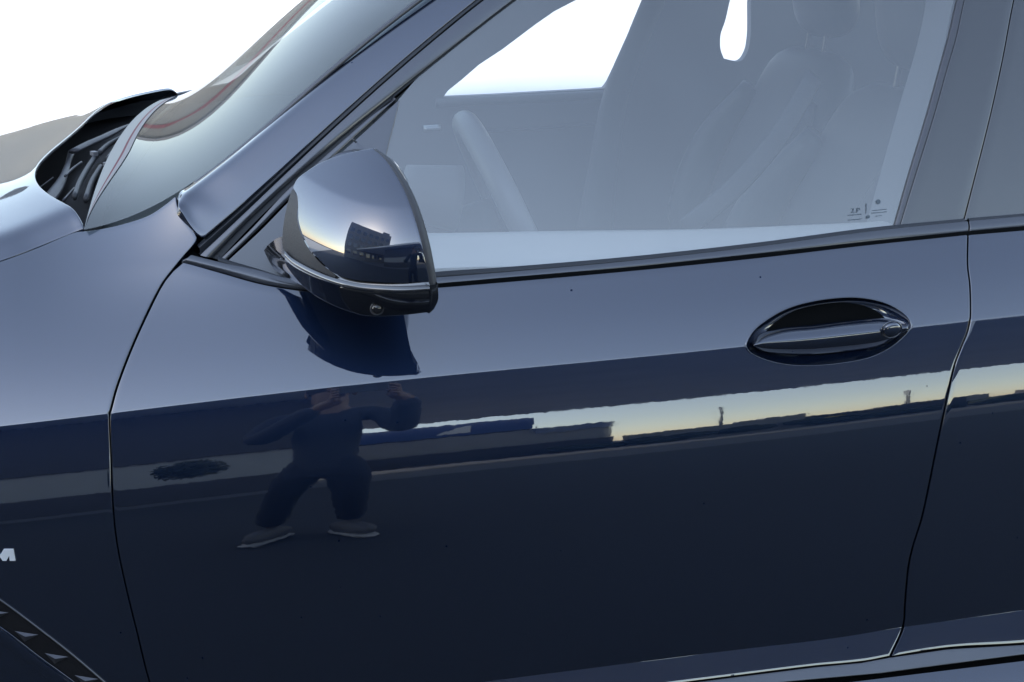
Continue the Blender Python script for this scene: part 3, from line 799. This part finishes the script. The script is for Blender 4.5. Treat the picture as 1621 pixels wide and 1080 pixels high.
lt2 = [(538, 456), (560, 461), (600, 465), (640, 465), (683, 461)]
lb2 = [(559, 494.5), (575, 499), (600, 500.5), (640, 498.5), (680, 494)]
P_().patch(on(coons(lt2, lb2, [(538, 456), (544, 475), (559, 494.5)], [(683, 461), (685, 480), (680, 494)], np.linspace(0, 1, 60), np.linspace(0, 1, 30)), low_s, .001), 'tblr', d=.03, r=.0015).build('lower_housing', BLACKG, mirror)
# underside closing the housing towards the door
bo = on(curve(lb + lb2, 60), low_s, .003); inn = bo * [1, 0, 1] + [0, .05, .012]; inn[:, 0] = .05 + (inn[:, 0] - .05) * .8
t = np.linspace(0, 1, 12)[:, None, None]; G = (1 - t) * bo[None] + t * inn[None]; G[:, :, 2] -= (np.sin(np.pi * t[:, 0, 0]) * .006)[:, None]
P_().grid(G).build('mirror_underside', BLACKG, mirror)
# rear frame round the mirror glass
fa = [(590, 235.5), (607, 249), (624, 271), (642, 304), (657, 345), (668, 385), (675, 420), (681, 452)]
fb = [(596, 236), (612, 247), (632, 270), (652, 303), (668, 343), (680, 385), (687, 420), (692, 452)]
A = on(curve(fa, 60), msf, .0); B = on(curve(fb, 60), msf, .006); t = np.linspace(0, 1, 7)[None, :, None]
G = (1 - t) * A[:, None] + t * B[:, None]; G[:, :, 1] -= (np.sin(np.pi * t[0, :, 0]) * .003)[None]
P_().patch(G, 'lr', d=.008, r=.0015).build('mirror_frame', PLAST, mirror)
fa = [(681, 452), (684, 470), (680, 496)]; fb = [(692, 450), (693, 475), (687, 490)]
A = on(curve(fa, 20), low_s, -.001); B = on(curve(fb, 20), low_s, .004); G = (1 - t) * A[:, None] + t * B[:, None]
P_().patch(G, 'lrb', d=.03, r=.0015).build('mirror_frame_foot', BLACKG, mirror)
e = B[::4]
mg = P_(); fb3 = on(curve([(596, 240), (632, 273), (668, 345), (686, 420), (690, 470)], 30), msf, .02); fb3[:, 0] -= .016
inn = fb3 + [-.01, .13, .0]; t = np.linspace(0, 1, 10)[:, None, None]
mg.grid((1 - t) * fb3[None] + t * inn[None]); mg.build('mirror_glass', MIRG, mirror)
cm = P_(); cc = on(np.array([[597.0, 489.0]]), low_s, -.002)[0]
cm.ellipsoid(cc, (.006, .004, .006), 24, 12); cm.build('camera_lens', LENS, mirror)
P_().tube([cc + np.array([.0068 * math.cos(a), .001, .0068 * math.sin(a)]) for a in np.linspace(0, 2 * math.pi, 25)], .0012, 6, seg=48, cap=False, up=(0, 1, 0)).build('camera_bezel', SATIN, mirror)
# foot joining the sail panel
ft = P_()
f1 = atY(np.array([(452, 372), (437, 378), (424, 388), (418, 397), (425, 412), (434, 427), (455, 432)], float), np.array([.02, .05, .07, .078, .075, .07, .03]))
f2 = f1 * [1, 0, 1] + [.05, -.06, .005]; f2[:, 1] = -.06
ft.grid(np.stack([f1, (f1 + f2) / 2 + [0, -.006, 0], f2])); ft.build('mirror_foot', BLACKG, mirror, recalc=True)
arm = P_(); arm.tube([(.035, .10, 1.125), (.03, .04, 1.14), (.04, -.05, 1.16)], [.055, .05, .055], 20, flat=.45); arm.build('mirror_arm', BLACKG, mirror)

# ---- badge and air outlet on the fender
bd = P_()
Mx = [(-16, 889), (-10, 870), (-3, 870), (0, 879), (5.5, 870), (21, 870), (24.5, 888), (15.5, 888), (14.5, 880), (10, 888), (4, 888), (-1, 881), (-5, 889)]
m3 = on(np.array(Mx, float), body, -.002)
bd.prism(m3[::-1], (0, .004, 0)); bd.build('fender_badge', BADGE, fender, smooth=False)
VA = [(-120, 868), (5, 953), (60, 994), (110, 1033), (165, 1080), (230, 1140)]
VB = [(-120, 915), (5, 996), (60, 1038), (120, 1082), (190, 1138)]
VC = [(-120, 945), (5, 1021), (83, 1080), (160, 1140)]
def bs(x, z): return body(x, z)
A = on(curve(VA, 80), body, .001); B = on(curve(VB, 80), body, .001)
cutv = P_()
rim = lambda px, rr, nm, mt, off=-.001: P_().tube(on(curve(px, 60), body, off), rr, 8, seg=90, up=(0, 1, 0)).build(nm, mt, fender)
G = np.stack([A + (B - A) * t for t in np.linspace(0, 1, 6)]); G[:, :, 1] -= .0012
P_().grid(G).build('air_outlet', COWL, fender)
rim(VA, .0014, 'outlet_rim', MOULD)
strip_px(VB, VC, body, -.003, PAINT, 'outlet_blade', fender, 60, bulge=.0015, r=.0006)
for k in range(6):
    s0 = np.array([-60 + k * 47.5, 944 + k * 35 - 7.0])
    tri = np.array([s0 + (-12, -8), s0 + (26, -2), s0 + (4, 9)], float)
    p3 = on(tri, body, -.0022); apex = p3.mean(0) + [0, -.004, .001]; q = P_(); b0 = len(q.v)
    q.v.extend(p3.tolist() + [apex.tolist()]); q.f += [(0, 1, 3), (1, 2, 3), (2, 0, 3)]; q.build('outlet_vane', SATIN, fender, smooth=False, recalc=True)

# ---- etched marks in the window corner
def mark(px, txt=None, size=7, bar=None):
    if bar is not None:
        (x0, y0, x1, y1, th) = bar
        q = on(np.array([(x0, y0), (x1, y1), (x1, y1 + th), (x0, y0 + th)], float), green, .0058)
        P_().v
        o = P_(); o.v = q.tolist(); o.f = [(0, 1, 2, 3)]; o.build('glass_marking', ETCH, glass, smooth=False)
ETCH = mat('etched_print', (.10, .13, .16), rough=.6)
cu = bpy.data.curves.new('t', 'FONT'); cu.body = '2.P'; cu.size = 1
to = bpy.data.objects.new('t', cu); me = bpy.data.meshes.new_from_object(to)
vv = np.array([v.co[:] for v in me.vertices]); ff = [tuple(p.vertices) for p in me.polygons]
px = np.stack([1347 + vv[:, 0] * 12, 337 - vv[:, 1] * 10 - (vv[:, 0] * .9)], -1)
o = P_(); o.v = on(px, green, .0058).tolist(); o.f = ff; o.build('glass_marking', ETCH, glass, smooth=False, weld=1e-7)
for b in ((1343, 340.3, 1364, 338.6, 1.1), (1343, 348, 1364, 346, 1.3), (1381, 333, 1404, 330.6, 1.0), (1380, 337, 1404, 334.6, 1.2), (1386, 342, 1396, 340.6, 1.0), (1371.5, 341.5, 1377, 341, 4.5), (1371, 322, 1372, 322, 16)):
    mark(None, bar=b)
ring = [(1390.5 + 3.8 * math.cos(a), 319.5 + 3.8 * math.sin(a)) for a in np.linspace(0, 2 * math.pi, 17)[:-1]]
o = P_(); o.v = on(np.array(ring), green, .0058).tolist(); o.f = [tuple(range(16))]; o.build('glass_marking', ETCH, glass, smooth=False)

# ------------------------------------------------------------------ inside
# far door and window frame: a thick plate with the window openings
YF = 1.72
ap1 = [(701.5, 154), (709, 143.7), (730, 127), (759, 102), (794.8, 78.5), (848, 38.5), (877.8, 17.8), (912, 0), (960, -26), (1010, -44), (1048, -50), (1040, -28), (1028, 0), (1010, 35), (985, 85), (964, 130), (957, 140), (940, 141.5), (850, 146.5), (780, 150.5)]
ap2 = [(1146, 93), (1140.7, 78), (1140.7, 55.6), (1148, 33), (1155.6, 0), (1166, -40), (1192, -40), (1189, 0), (1188, 59), (1183, 83), (1172, 97)]
def ringout(ap, x0, y0, x1, y1, n):
    ap = curve(np.array(ap + ap[:1], float), np.linspace(0, 1, n + 1), x0 > 1000)[:-1]
    c = ap.mean(0); out = []
    for p in ap:
        d = p - c; s_ = min(((x1 - c[0]) if d[0] > 0 else (x0 - c[0])) / d[0] if abs(d[0]) > 1e-6 else 1e9, ((y1 - c[1]) if d[1] > 0 else (y0 - c[1])) / d[1] if abs(d[1]) > 1e-6 else 1e9)
        out.append(c + d * s_)
    return ap, np.array(out)
fd = P_()
i1, _ = ringout(ap1, 200, -330, 1100, 700, 240)
OUT1 = [(470, 700), (200, 420), (150, 350), (138, 270), (118, 222), (132, 200), (150, 181), (230, 158), (300, 155), (345, 140), (372, 128), (430, 76), (500, 22), (560, -25), (650, -90), (800, -190), (1100, -330), (1100, 700)]
_d = curve(np.array(OUT1 + OUT1[:1], float), 2000, False); _c1 = i1.mean(0)
_ad = np.arctan2(_d[:, 1] - _c1[1], _d[:, 0] - _c1[0]); o1 = []
for p in i1:
    a_ = math.atan2(p[1] - _c1[1], p[0] - _c1[0]); o1.append(_d[int(np.argmin(np.abs((_ad - a_ + math.pi) % (2 * math.pi) - math.pi)))])
o1 = np.array(o1)
fd.ring_plate(atY(i1, YF), atY(o1, YF), (0, .03, 0))
far_door = fd.build('passenger_door', TRIM_IN, smooth=False)
fd = P_(); i2, o2 = ringout(ap2, 1100, -330, 1900, 700, 200)
fd.ring_plate(atY(i2, YF), atY(o2, YF), (0, .03, 0)); fd.build('rear_passenger_door', TRIM_IN, smooth=False)
# ledge and armrest line on the far door, inner handle
P_().tube(atY(np.array([(690, 163), (800, 158), (958, 150)], float), YF - .02), .012, 8).build('door_ledge', TRIM_IN, far_door)
P_().tube(atY(np.array([(720, 212), (830, 205), (950, 196)], float), YF - .02), .004, 8).build('door_trim_line', SATIN, far_door)
# far pillar trim
P_().tube(atY(np.array([(1052, -40), (1010, 60), (975, 150), (955, 260), (940, 370)], float), YF - .08), [.03, .03, .035, .04, .05], 12, flat=.5, up=(0, 1, 0)).build('centre_pillar_trim', TRIM_IN)
# near door ledge (inner sill)
led = P_(); lt_ = curve([(640, 368), (677, 369), (900, 365.5), (1100, 363), (1287, 355.6), (1430, 349)], 60); lb_ = curve([(600, 446), (692, 436), (800, 427), (1000, 409), (1200, 387), (1425, 356)], 60)
A = on(lt_, green, .075); B = on(lb_, green, .018); t = np.linspace(0, 1, 8)[:, None, None]; G = (1 - t) * A[None] + t * B[None]; G[:, :, 2] += (np.sin(np.pi * t[:, 0, 0]) * .004)[:, None]
LEDGE = mat('door_ledge_skin', (.58, .59, .58), rough=.55, bump=.3, bscale=400)
G2 = np.stack([A, A + [0, .004, -.01], A + [0, .01, -.2]])
led.grid(G); led.grid(G2, flip=True); led.build('inner_sill', LEDGE, front_door)
# near centre pillar trim seen through the glass
A = on(curve([(1475, -120), (1466, 0), (1452, 70), (1420, 180), (1395, 270), (1372, 352)], 40), green, .09)
B = on(curve([(1545, -120), (1510, 0), (1495, 70), (1468, 180), (1436, 280), (1413, 362)], 40), green, .02)
PTR = mat('pillar_trim', (.20, .215, .23), rough=.7)
t = np.linspace(0, 1, 6)[None, :, None]
P_().grid((1 - t) * A[:, None] + t * B[:, None]).build('pillar_inner_trim', PTR, front_door)
# dashboard
ds = P_(); prof = [(-.30, 1.135), (-.12, 1.15), (.05, 1.155), (.13, 1.14), (.17, 1.10), (.18, 1.0), (.16, .85)]
yy = np.linspace(.27, 1.67, 30)
ds.grid(np.array([[(x, y, z + .02 * math.exp(-((y - .5) / .16) ** 2) * (x > 0)) for y in yy] for x, z in prof])); ds.build('dashboard', DASH, recalc=True)
# steering wheel: rim seen almost edge on
WHEEL = mat('wheel_leather', (.22, .225, .23), rough=.35, bump=.3, bscale=500)
swc = Vector((.345, .53, 1.066)); tilt = R(66)
def wheel_pt(a, r_=.185):
    u = Vector((0, 1, 0)); v = Vector((-math.cos(tilt), 0, math.sin(tilt)))
    return swc + u * (r_ * math.cos(a)) + v * (r_ * math.sin(a))
c_top = None
stw = P_(); stw.tube([wheel_pt(a) for a in np.linspace(0, 2 * math.pi, 49)], .021, 16, seg=120, cap=False, up=(.3, 0, .9)); wheel = stw.build('steering_wheel', WHEEL)
P_().ellipsoid(swc, (.03, .07, .06), 24, 12, rot=Matrix.Rotation(-R(28), 3, 'Y')).build('wheel_hub', DASH, wheel)
for a in (0, math.pi, -math.pi / 2): P_().tube([swc, (swc + wheel_pt(a)) / 2, wheel_pt(a)], [.022, .016, .012], 8, flat=.5).build('wheel_spoke', DASH, wheel)
P_().tube([swc + Vector((-.02, 0, 0)), swc + Vector((-.2, 0, -.06))], [.045, .06], 16).build('steering_column', DASH)
HOODM = mat('instrument_hood_skin', (.17, .175, .18), rough=.6)
bnc = P_(); bnc.tube([Vector((.1, .36, 1.11)), Vector((.1, .70, 1.11))], [.07, .075, .07], 24, flat=.75, up=(0, 0, 1)); bnc.build('instrument_hood', HOODM)
P_().tube([Vector((.16, .50, 1.13)), Vector((.25, .50, 1.115))], [.05, .062], 20, flat=.9).build('column_shroud', HOODM)
P_().tube(atY(np.array([(671, 204), (697, 202)], float), .80), [.010, .010], 8, flat=.6).build('dashboard_trim', SILVER)
# seats
def seat(x, y):
    s_ = P_()
    bk_ = []
    for k, (dx, z, hw, dp) in enumerate([(-.02, .62, .24, .07), (.0, .72, .26, .09), (.03, .86, .26, .075), (.08, 1.02, .255, .07), (.125, 1.16, .23, .06), (.15, 1.25, .18, .045), (.155, 1.275, .12, .02)]):
        sec = []
        for a in np.linspace(0, 2 * math.pi, 41):
            ca, sa = math.cos(a), math.sin(a)
            sec.append((x + dx + dp * math.copysign(abs(ca) ** .7, ca), y + hw * math.copysign(abs(sa) ** .6, sa), z))
        bk_.append(sec)
    b_ = curve(np.array(bk_).reshape(7, -1), 30).reshape(30, 41, 3)
    s_.grid(b_); s_.grid(np.stack([b_[-1], np.repeat(b_[-1].mean(0)[None], 41, 0)]))
    o = s_.build('seat', LEATHER, recalc=True)
    for sy in (-1, 1):   # side bolsters
        P_().tube([(x - .06, y + sy * .2, .68), (x - .065, y + sy * .235, .85), (x - .01, y + sy * .225, 1.03), (x + .07, y + sy * .17, 1.17)], [.04, .055, .05, .03], 14).build('side_bolster', LEATHER, o)
    P_().ellipsoid((x - .22, y, .60), (.27, .26, .09), 32, 16, p=3).build('seat_cushion', LEATHER, o)
    P_().ellipsoid((x + .17, y, 1.40), (.05, .135, .095), 32, 18, p=2.8, rot=Matrix.Rotation(R(-10), 3, 'Y')).build('headrest', LEATHER, o)
    for sy in (-1, 1): P_().tube([(x + .155, y + sy * .05, 1.26), (x + .165, y + sy * .05, 1.36)], .006, 8).build('headrest_post', SATIN, o)
    return o
seat(.90, .53); seat(1.06, 1.32)
# belt hanging from the near pillar
P_().tube(on(np.array([(1290, 120), (1230, 220), (1160, 300), (1085, 362)], float), green, .22), .018, 8, flat=.12, up=(0, 1, 0)).build('seat_belt', LEATHER)
# roof lining and rear bench behind
rf = P_(); tr_ = WG[-1]
def roof(dz): return np.array([[(tr_[j][0] + (2.35 - tr_[j][0]) * k, tr_[j][1], tr_[j][2] + .06 * math.sin(math.pi * min(k * 1.15, 1) * .5) + dz) for j in range(nc)] for k in np.linspace(0, 1, 30)])
rf.grid(roof(.0)); rf.build('roof', PAINT); rl_ = P_(); rl_.grid(roof(-.03), flip=True); rl_.build('roof_lining', LINING)
rb = P_(); rb.box((1.95, .97, .95), (.16, 1.35, .75), Matrix.Rotation(R(12), 3, 'Y')); rb.build('rear_bench', LEATHER, smooth=False)
fl_ = P_(); fl_.box((.9, .97, .42), (2.6, 1.6, .04)); fl_.build('cabin_floor', DASH, smooth=False)
fw_ = P_(); fw_.box((-.05, .97, .75), (.04, 1.5, .7)); fw_.build('bulkhead', DASH, smooth=False)

# ------------------------------------------------------------------ ground and what stands opposite (seen in the paint)
ASPH = mat('asphalt', (.030, .034, .041), rough=.9, var=.35, scale=60, bump=.6, bscale=150)
BACKDROP = mat('backdrop_white', (.84, .83, .81), rough=.9, var=.04, scale=3)
g = MB(); g.v = [(-300, -300, 0), (300, -300, 0), (300, 300, 0), (-300, 300, 0)]; g.f = [(0, 1, 2, 3)]
g.build('ground', ASPH, smooth=False, kind='structure')
g = MB(); g.v = [(-80, 2.4, .004), (80, 2.4, .004), (80, 36, .004), (-80, 36, .004)]; g.f = [(0, 1, 2, 3)]
g.build('white_backdrop', BACKDROP, smooth=False, kind='structure')  # added pale sheet standing in for the blank white background

FACB = mat('blue_fascia', (.02, .06, .22), rough=.35, coat=.5)
FACW = mat('white_panel', (.8, .8, .78), rough=.5)
WALLG = mat('grey_render_wall', (.32, .33, .34), rough=.9, var=.15, scale=2)
WALLD = mat('dark_wall', (.05, .05, .055), rough=.8, var=.2, scale=3)
ROOFD = mat('canopy_soffit', (.7, .72, .77), rough=.8, var=.15, scale=1)
BEIGE = mat('beige_wall', (.14, .138, .128), rough=.9, var=.1, scale=.5)
REDS = mat('red_stripe', (.13, .03, .035), rough=.7)
WALLT = mat('taupe_wall', (.10, .09, .085), rough=.9, var=.1, scale=.4)
STEEL = mat('grey_steel', (.2, .2, .21), rough=.5, metal=.5)
YEL = mat('yellow_light_colour', (.8, .6, .1), rough=.5)
DGLASS = mat('dark_window', (.01, .012, .015), rough=.05, coat=1)
def thing(name, label, cat, loc=(0, 0, 0), group=None):
    o = empty(name, loc, label=label, category=cat)
    if group: o['group'] = group
    return o
def part(o, name, m, boxes, smooth=False):
    b = MB()
    for c, d in boxes: b.box(c, d)
    q = b.build(name, m, o, smooth=smooth); q.data.transform(Matrix.Translation(-o.location)); return q
cp = thing('canopy', 'wide dark forecourt canopy on steel posts, reflected as the dark band along the doors', 'canopy', (4, -12.4, 0))
part(cp, 'canopy_roof', ROOFD, [((4, -12.3, 4.0), (60, 9.8, .3))])
for x in (-17, -5.5, 12, 24): part(cp, 'post', STEEL, [((x, -9.2, 1.926), (.2, .2, 3.85))])
kz = thing('kiosk', 'low kiosk with a pale grey band under the canopy, mirrored in the fender', 'kiosk', (-4.0, -9.6, 0))
part(kz, 'plinth', WALLD, [((-4.0, -9.6, .5), (6.6, 1.2, 1.0))])
part(kz, 'wall_panel', WALLG, [((-4.0, -9.6, 1.5), (6.5, 1.1, .998))])
part(kz, 'roof_fascia', WALLD, [((-4.0, -9.6, 2.9), (6.6, 1.3, 1.8))])
bb = thing('showroom', 'grey showroom with blue fascia and white emblem, mirrored in the door', 'building', (2.4, -20, 0))
part(bb, 'fascia', FACB, [((1.15, -20, 3.35), (3.7, 1.6, 1.0)), ((3.8, -20, 2.62), (1.6, 1.6, .44))])
part(bb, 'wall', WALLG, [((1.95, -20.1, 2.1), (5.2, 1.6, 1.38))])
part(bb, 'plinth', WALLD, [((1.95, -20, .7), (5.3, 1.7, 1.39))])
em = MB(); em.prism([(1.0, -19.19, 3.05), (1.7, -19.19, 3.08), (1.7, -19.19, 3.62), (1.45, -19.19, 3.55), (1.1, -19.19, 3.2)], (0, -.03, 0))
q = em.build('emblem', FACW, bb, smooth=False); q.data.transform(Matrix.Translation(-bb.location))
rnd = random.Random(3)
wl = thing('boundary_wall', 'low grey boundary wall of uneven height, reflected below the bright strip on the doors', 'wall', (14, -19, 0))
x = 4.8; bx = []; bd_ = []
while x < 24:
    wv = rnd.uniform(.5, 1.9); h_ = rnd.uniform(1.0, 1.65)
    (bx if rnd.random() < .6 else bd_).append(((x + wv / 2, -19, h_ / 2), (wv, .5, h_))); x += wv
part(wl, 'wall_panel', WALLG, bx); part(wl, 'dark_panel', WALLD, bd_)
for k in range(4):
    px_ = 6.2 + k * 4.3 + rnd.uniform(-.6, .6); part(wl, 'post', STEEL, [((px_, -19.1, rnd.uniform(1.15, 1.6)), (.07, .07, rnd.uniform(2.3, 3.2)))])
hb2 = MB()
for k in range(70):
    r_ = rnd.uniform(.25, .6); hb2.ellipsoid((rnd.uniform(3.2, 24), rnd.uniform(-18.4, -17.6), rnd.uniform(.2, .7)), (r_, r_ * .7, r_ * .7), 9, 6)
hb2.build('hedge', mat('hedge_leaves', (.02, .03, .015), rough=.9, var=.5, scale=8), kind='stuff')
part(wl, 'yellow_light_plate', YEL, [((8.9, -18.7, .9), (.6, .06, .12))])  # plate whose yellow colour stands in for a small light
fb_ = thing('far_building', 'long low beige building with a red stripe beyond the car, mirrored along the windscreen edge', 'building', (20, 40, 0))
part(fb_, 'wall', BEIGE, [((16, 40, 2.5), (72, 8, 5))]); part(fb_, 'red_stripe', REDS, [((22, 35.95, 3.6), (60, .12, .45))]); part(fb_, 'parapet', STEEL, [((16, 40, 5.15), (72.6, 8.6, .3))])
ob = thing('added_dark_block', 'tall grey block added beyond the bonnet to darken its reflection', 'building', (-38, 41, 0))  # unseen block, added so the bonnet mirrors something dark
part(ob, 'wall', WALLT, [((-41.5, 41, 5.5), (48, 10, 11))])  # wall of the added dark block
for i in range(3):
    for j in range(11): part(ob, 'window', DGLASS, [((-58 + j * 4, 35.98, 2.2 + i * 3.2), (2.2, .1, 1.5))])  # windows of the added dark block

# ------------------------------------------------------------------ the photographer, mirrored in the door
SKIN = mat('skin', (.20, .12, .085), rough=.5); JACK = mat('navy_jacket', (.02, .025, .04), rough=.85, bump=.4, bscale=60)
TROU = mat('dark_trousers', (.012, .016, .03), rough=.9, bump=.4, bscale=60); HAIR = mat('dark_hair', (.015, .012, .01), rough=.6)
SHOE = mat('grey_trainers', (.10, .10, .105), rough=.6); SOLE = mat('white_sole', (.4, .4, .4), rough=.6); PHONE = mat('black_phone', (.01, .01, .012), rough=.2)
def skinned(name, m, parent, pts, edges, levels=2, root=0):
    me = bpy.data.meshes.new(name); me.from_pydata([p[:3] for p in pts], edges, [])
    o = bpy.data.objects.new(name, me); col.objects.link(o)
    sk = o.modifiers.new('skin', 'SKIN'); sb = o.modifiers.new('sub', 'SUBSURF'); sb.levels = sb.render_levels = levels
    for i, p in enumerate(pts):
        q = me.skin_vertices[0].data[i]; q.radius = (p[3], p[4] if len(p) > 4 else p[3]); q.use_root = (i == root)
    dg = bpy.context.evaluated_depsgraph_get(); dg.update()
    m2 = bpy.data.meshes.new_from_object(o.evaluated_get(dg)); m2.name = name
    bpy.data.objects.remove(o)
    m2.materials.clear(); m2.materials.append(m); m2.shade_smooth()
    o = bpy.data.objects.new(name, m2); col.objects.link(o); o.parent = parent
    return o
man = empty('person', (-.12, -2.05, 0), label='person in dark trousers and jacket taking the photograph, mirrored in the door', category='person')
# local frame: the person faces +Y; feet apart
B_ = [(0, 0, .95, .08, .07), (0, 0, 1.10, .08, .065), (0, .02, 1.28, .10, .07), (0, .01, 1.42, .075, .06), (0, .02, 1.50, .05), (0, .05, 1.60, .072, .085), (0, .06, 1.70, .07, .08),
      (-.17, .0, 1.42, .05), (-.22, .10, 1.22, .042), (-.02, .34, 1.42, .030), (.17, 0, 1.42, .05), (.24, .10, 1.22, .042), (.26, .34, 1.44, .030),
      (-.07, 0, .88, .06), (-.13, -.07, .50, .04), (-.17, -.2, .10, .03), (.07, 0, .88, .06), (.10, -.04, .50, .04), (.11, -.18, .10, .03), (.06, .40, 1.47, .022, .03), (.20, .40, 1.49, .022, .03)]
E_ = [(0, 1), (1, 2), (2, 3), (3, 4), (4, 5), (5, 6), (3, 7), (7, 8), (8, 9), (3, 10), (10, 11), (11, 12), (0, 13), (13, 14), (14, 15), (0, 16), (16, 17), (17, 18), (9, 19), (12, 20)]
skinned('body', SKIN, man, B_, E_)
skinned('jacket', JACK, man, [(0, 0, .80, .13, .11), (0, 0, 1.10, .115, .09), (0, .02, 1.28, .135, .09), (0, .01, 1.44, .09, .07), (-.18, 0, 1.42, .07), (-.23, .10, 1.22, .06), (-.02, .36, 1.42, .045), (.18, 0, 1.42, .07), (.25, .10, 1.22, .06), (.258, .36, 1.445, .045)],
        [(0, 1), (1, 2), (2, 3), (3, 4), (4, 5), (5, 6), (3, 7), (7, 8), (8, 9)])
skinned('trousers', TROU, man, [(0, 0, 1.12, .09, .075), (0, 0, 1.0, .12, .10), (-.08, 0, .82, .095), (-.13, -.07, .50, .068), (-.17, -.2, .11, .058), (.08, 0, .82, .095), (.10, -.04, .50, .068), (.11, -.18, .11, .058)],
        [(0, 1), (1, 2), (2, 3), (3, 4), (1, 5), (5, 6), (6, 7)])
for sx, sy, a in ((-.175, -.14, 30), (.115, -.12, -35)):
    rot = Matrix.Rotation(R(a), 3, 'Z'); b = MB(); b.ellipsoid((sx, sy, .06), (.042, .13, .048), 24, 12, p=2.3, rot=rot); o = b.build('shoe', SHOE, man)
    b = MB(); b.ellipsoid((sx, sy, .016), (.046, .137, .013), 24, 8, p=2.8, rot=rot); b.build('sole', SOLE, o)
hd_ = MB(); hd_.ellipsoid((0, .04, 1.69), (.088, .11, .105), 28, 18); hair = hd_.build('hair', HAIR, man)
f_ = MB(); f_.ellipsoid((0, .145, 1.635), (.012, .02, .022), 12, 8); f_.build('nose', SKIN, man)
for sx in (-1, 1):
    f_ = MB(); f_.ellipsoid((sx * .032, .128, 1.655), (.012, .008, .006), 12, 8); f_.build('eye', PHONE, man)
    f_ = MB(); f_.ellipsoid((sx * .082, .05, 1.63), (.01, .02, .03), 12, 8); f_.build('ear', SKIN, man)
    # hand: palm and fingers closed round the edge of the phone
    hx = .13 + sx * .085
    for k in range(4):
        z = 1.47 + k * .019; b = MB(); b.tube([(hx + sx * .012, .405, z - .005), (hx + sx * .010, .435, z), (hx - sx * .010, .447, z + .003)], [.0095, .0085, .007], 10); b.build('finger', SKIN, man)
    b = MB(); b.tube([(hx + sx * .005, .39, 1.47), (hx - sx * .018, .415, 1.50)], [.012, .009], 10); b.build('thumb', SKIN, man)
    b = MB(); b.ellipsoid((hx + sx * .012, .40, 1.485), (.016, .026, .045), 16, 10); b.build('palm', SKIN, man)
ph = empty('phone', (0, -1.605, 1.53), label='black phone held up in both hands, mirrored in the door', category='phone')
b = MB(); b.box((0, 0, 0), (.155, .008, .075)); b.build('case', PHONE, ph, smooth=False)

FORE = mat('forecourt_concrete', (.15, .155, .165), rough=.9, var=.25, scale=1.5, bump=.3, bscale=40)
g = MB(); g.v = [(-80, -60, .004), (80, -60, .004), (80, -7.2, .004), (-80, -7.2, .004)]; g.f = [(0, 1, 2, 3)]
g.build('forecourt', FORE, smooth=False, kind='structure')

# added, unseen block that keeps the low sun off the car
TW = mat('sun_blocker_render', (.16, .155, .15), rough=.9, var=.1, scale=.5)
az_ = SUN_AZ; dx_, dy_ = math.sin(az_), math.cos(az_)
tb = thing('sun_blocker', 'added grey sun-blocking tower with rows of windows, mirrored at the front of the wing mirror', 'building', (dx_ * 25, dy_ * 25, 0))
tb.rotation_euler = (0, 0, -az_)
def tpart(name, m, boxes):
    b = MB()
    for c, d in boxes: b.box(c, d)
    return b.build(name, m, tb, smooth=False)
tpart('wall', TW, [((0, 0, 6.75), (18, 8, 13.5)), ((-6.5, -.5, 7.4), (3.2, 6, 14.8)), ((4, 1, 14.0), (2, 2, 1.4))])  # wall of the added sun blocker
for i in range(4):
    for j in range(7): tpart('window', DGLASS, [((-7.6 + j * 2.5, -4.02, 2.4 + i * 2.75), (1.5, .12, 1.5))])
pp = thing('potted_shrub', 'small dark round shrub in a pot on the forecourt, mirrored beside the photographer', 'potted plant', (-1.0, -4.3, 0))
b = MB(); b.tube([(0, 0, 0), (0, 0, .42)], [.14, .19], 20); b.build('pot', WALLD, pp)
b = MB(); b.tube([(0, 0, .4), (0, 0, 1.05)], [.018, .014], 8); b.build('stem', WALLD, pp)
b = MB(); rl = random.Random(5)
for k in range(900):
    v = Vector((rl.gauss(0, 1), rl.gauss(0, 1), rl.gauss(0, 1))).normalized() * (rl.random() ** .4) * .21; v.z *= .85; v.z += 1.2; n0 = len(b.v)
    a = Vector((rl.gauss(0, 1), rl.gauss(0, 1), rl.gauss(0, 1))).normalized() * .035; c = a.cross(Vector((rl.random(), rl.random(), rl.random()))).normalized() * .014
    b.v += [tuple(v - a), tuple(v + c), tuple(v + a), tuple(v - c)]; b.f.append((n0, n0 + 1, n0 + 2, n0 + 3))
b.build('foliage', mat('shrub_leaves', (.02, .03, .015), rough=.7), pp)
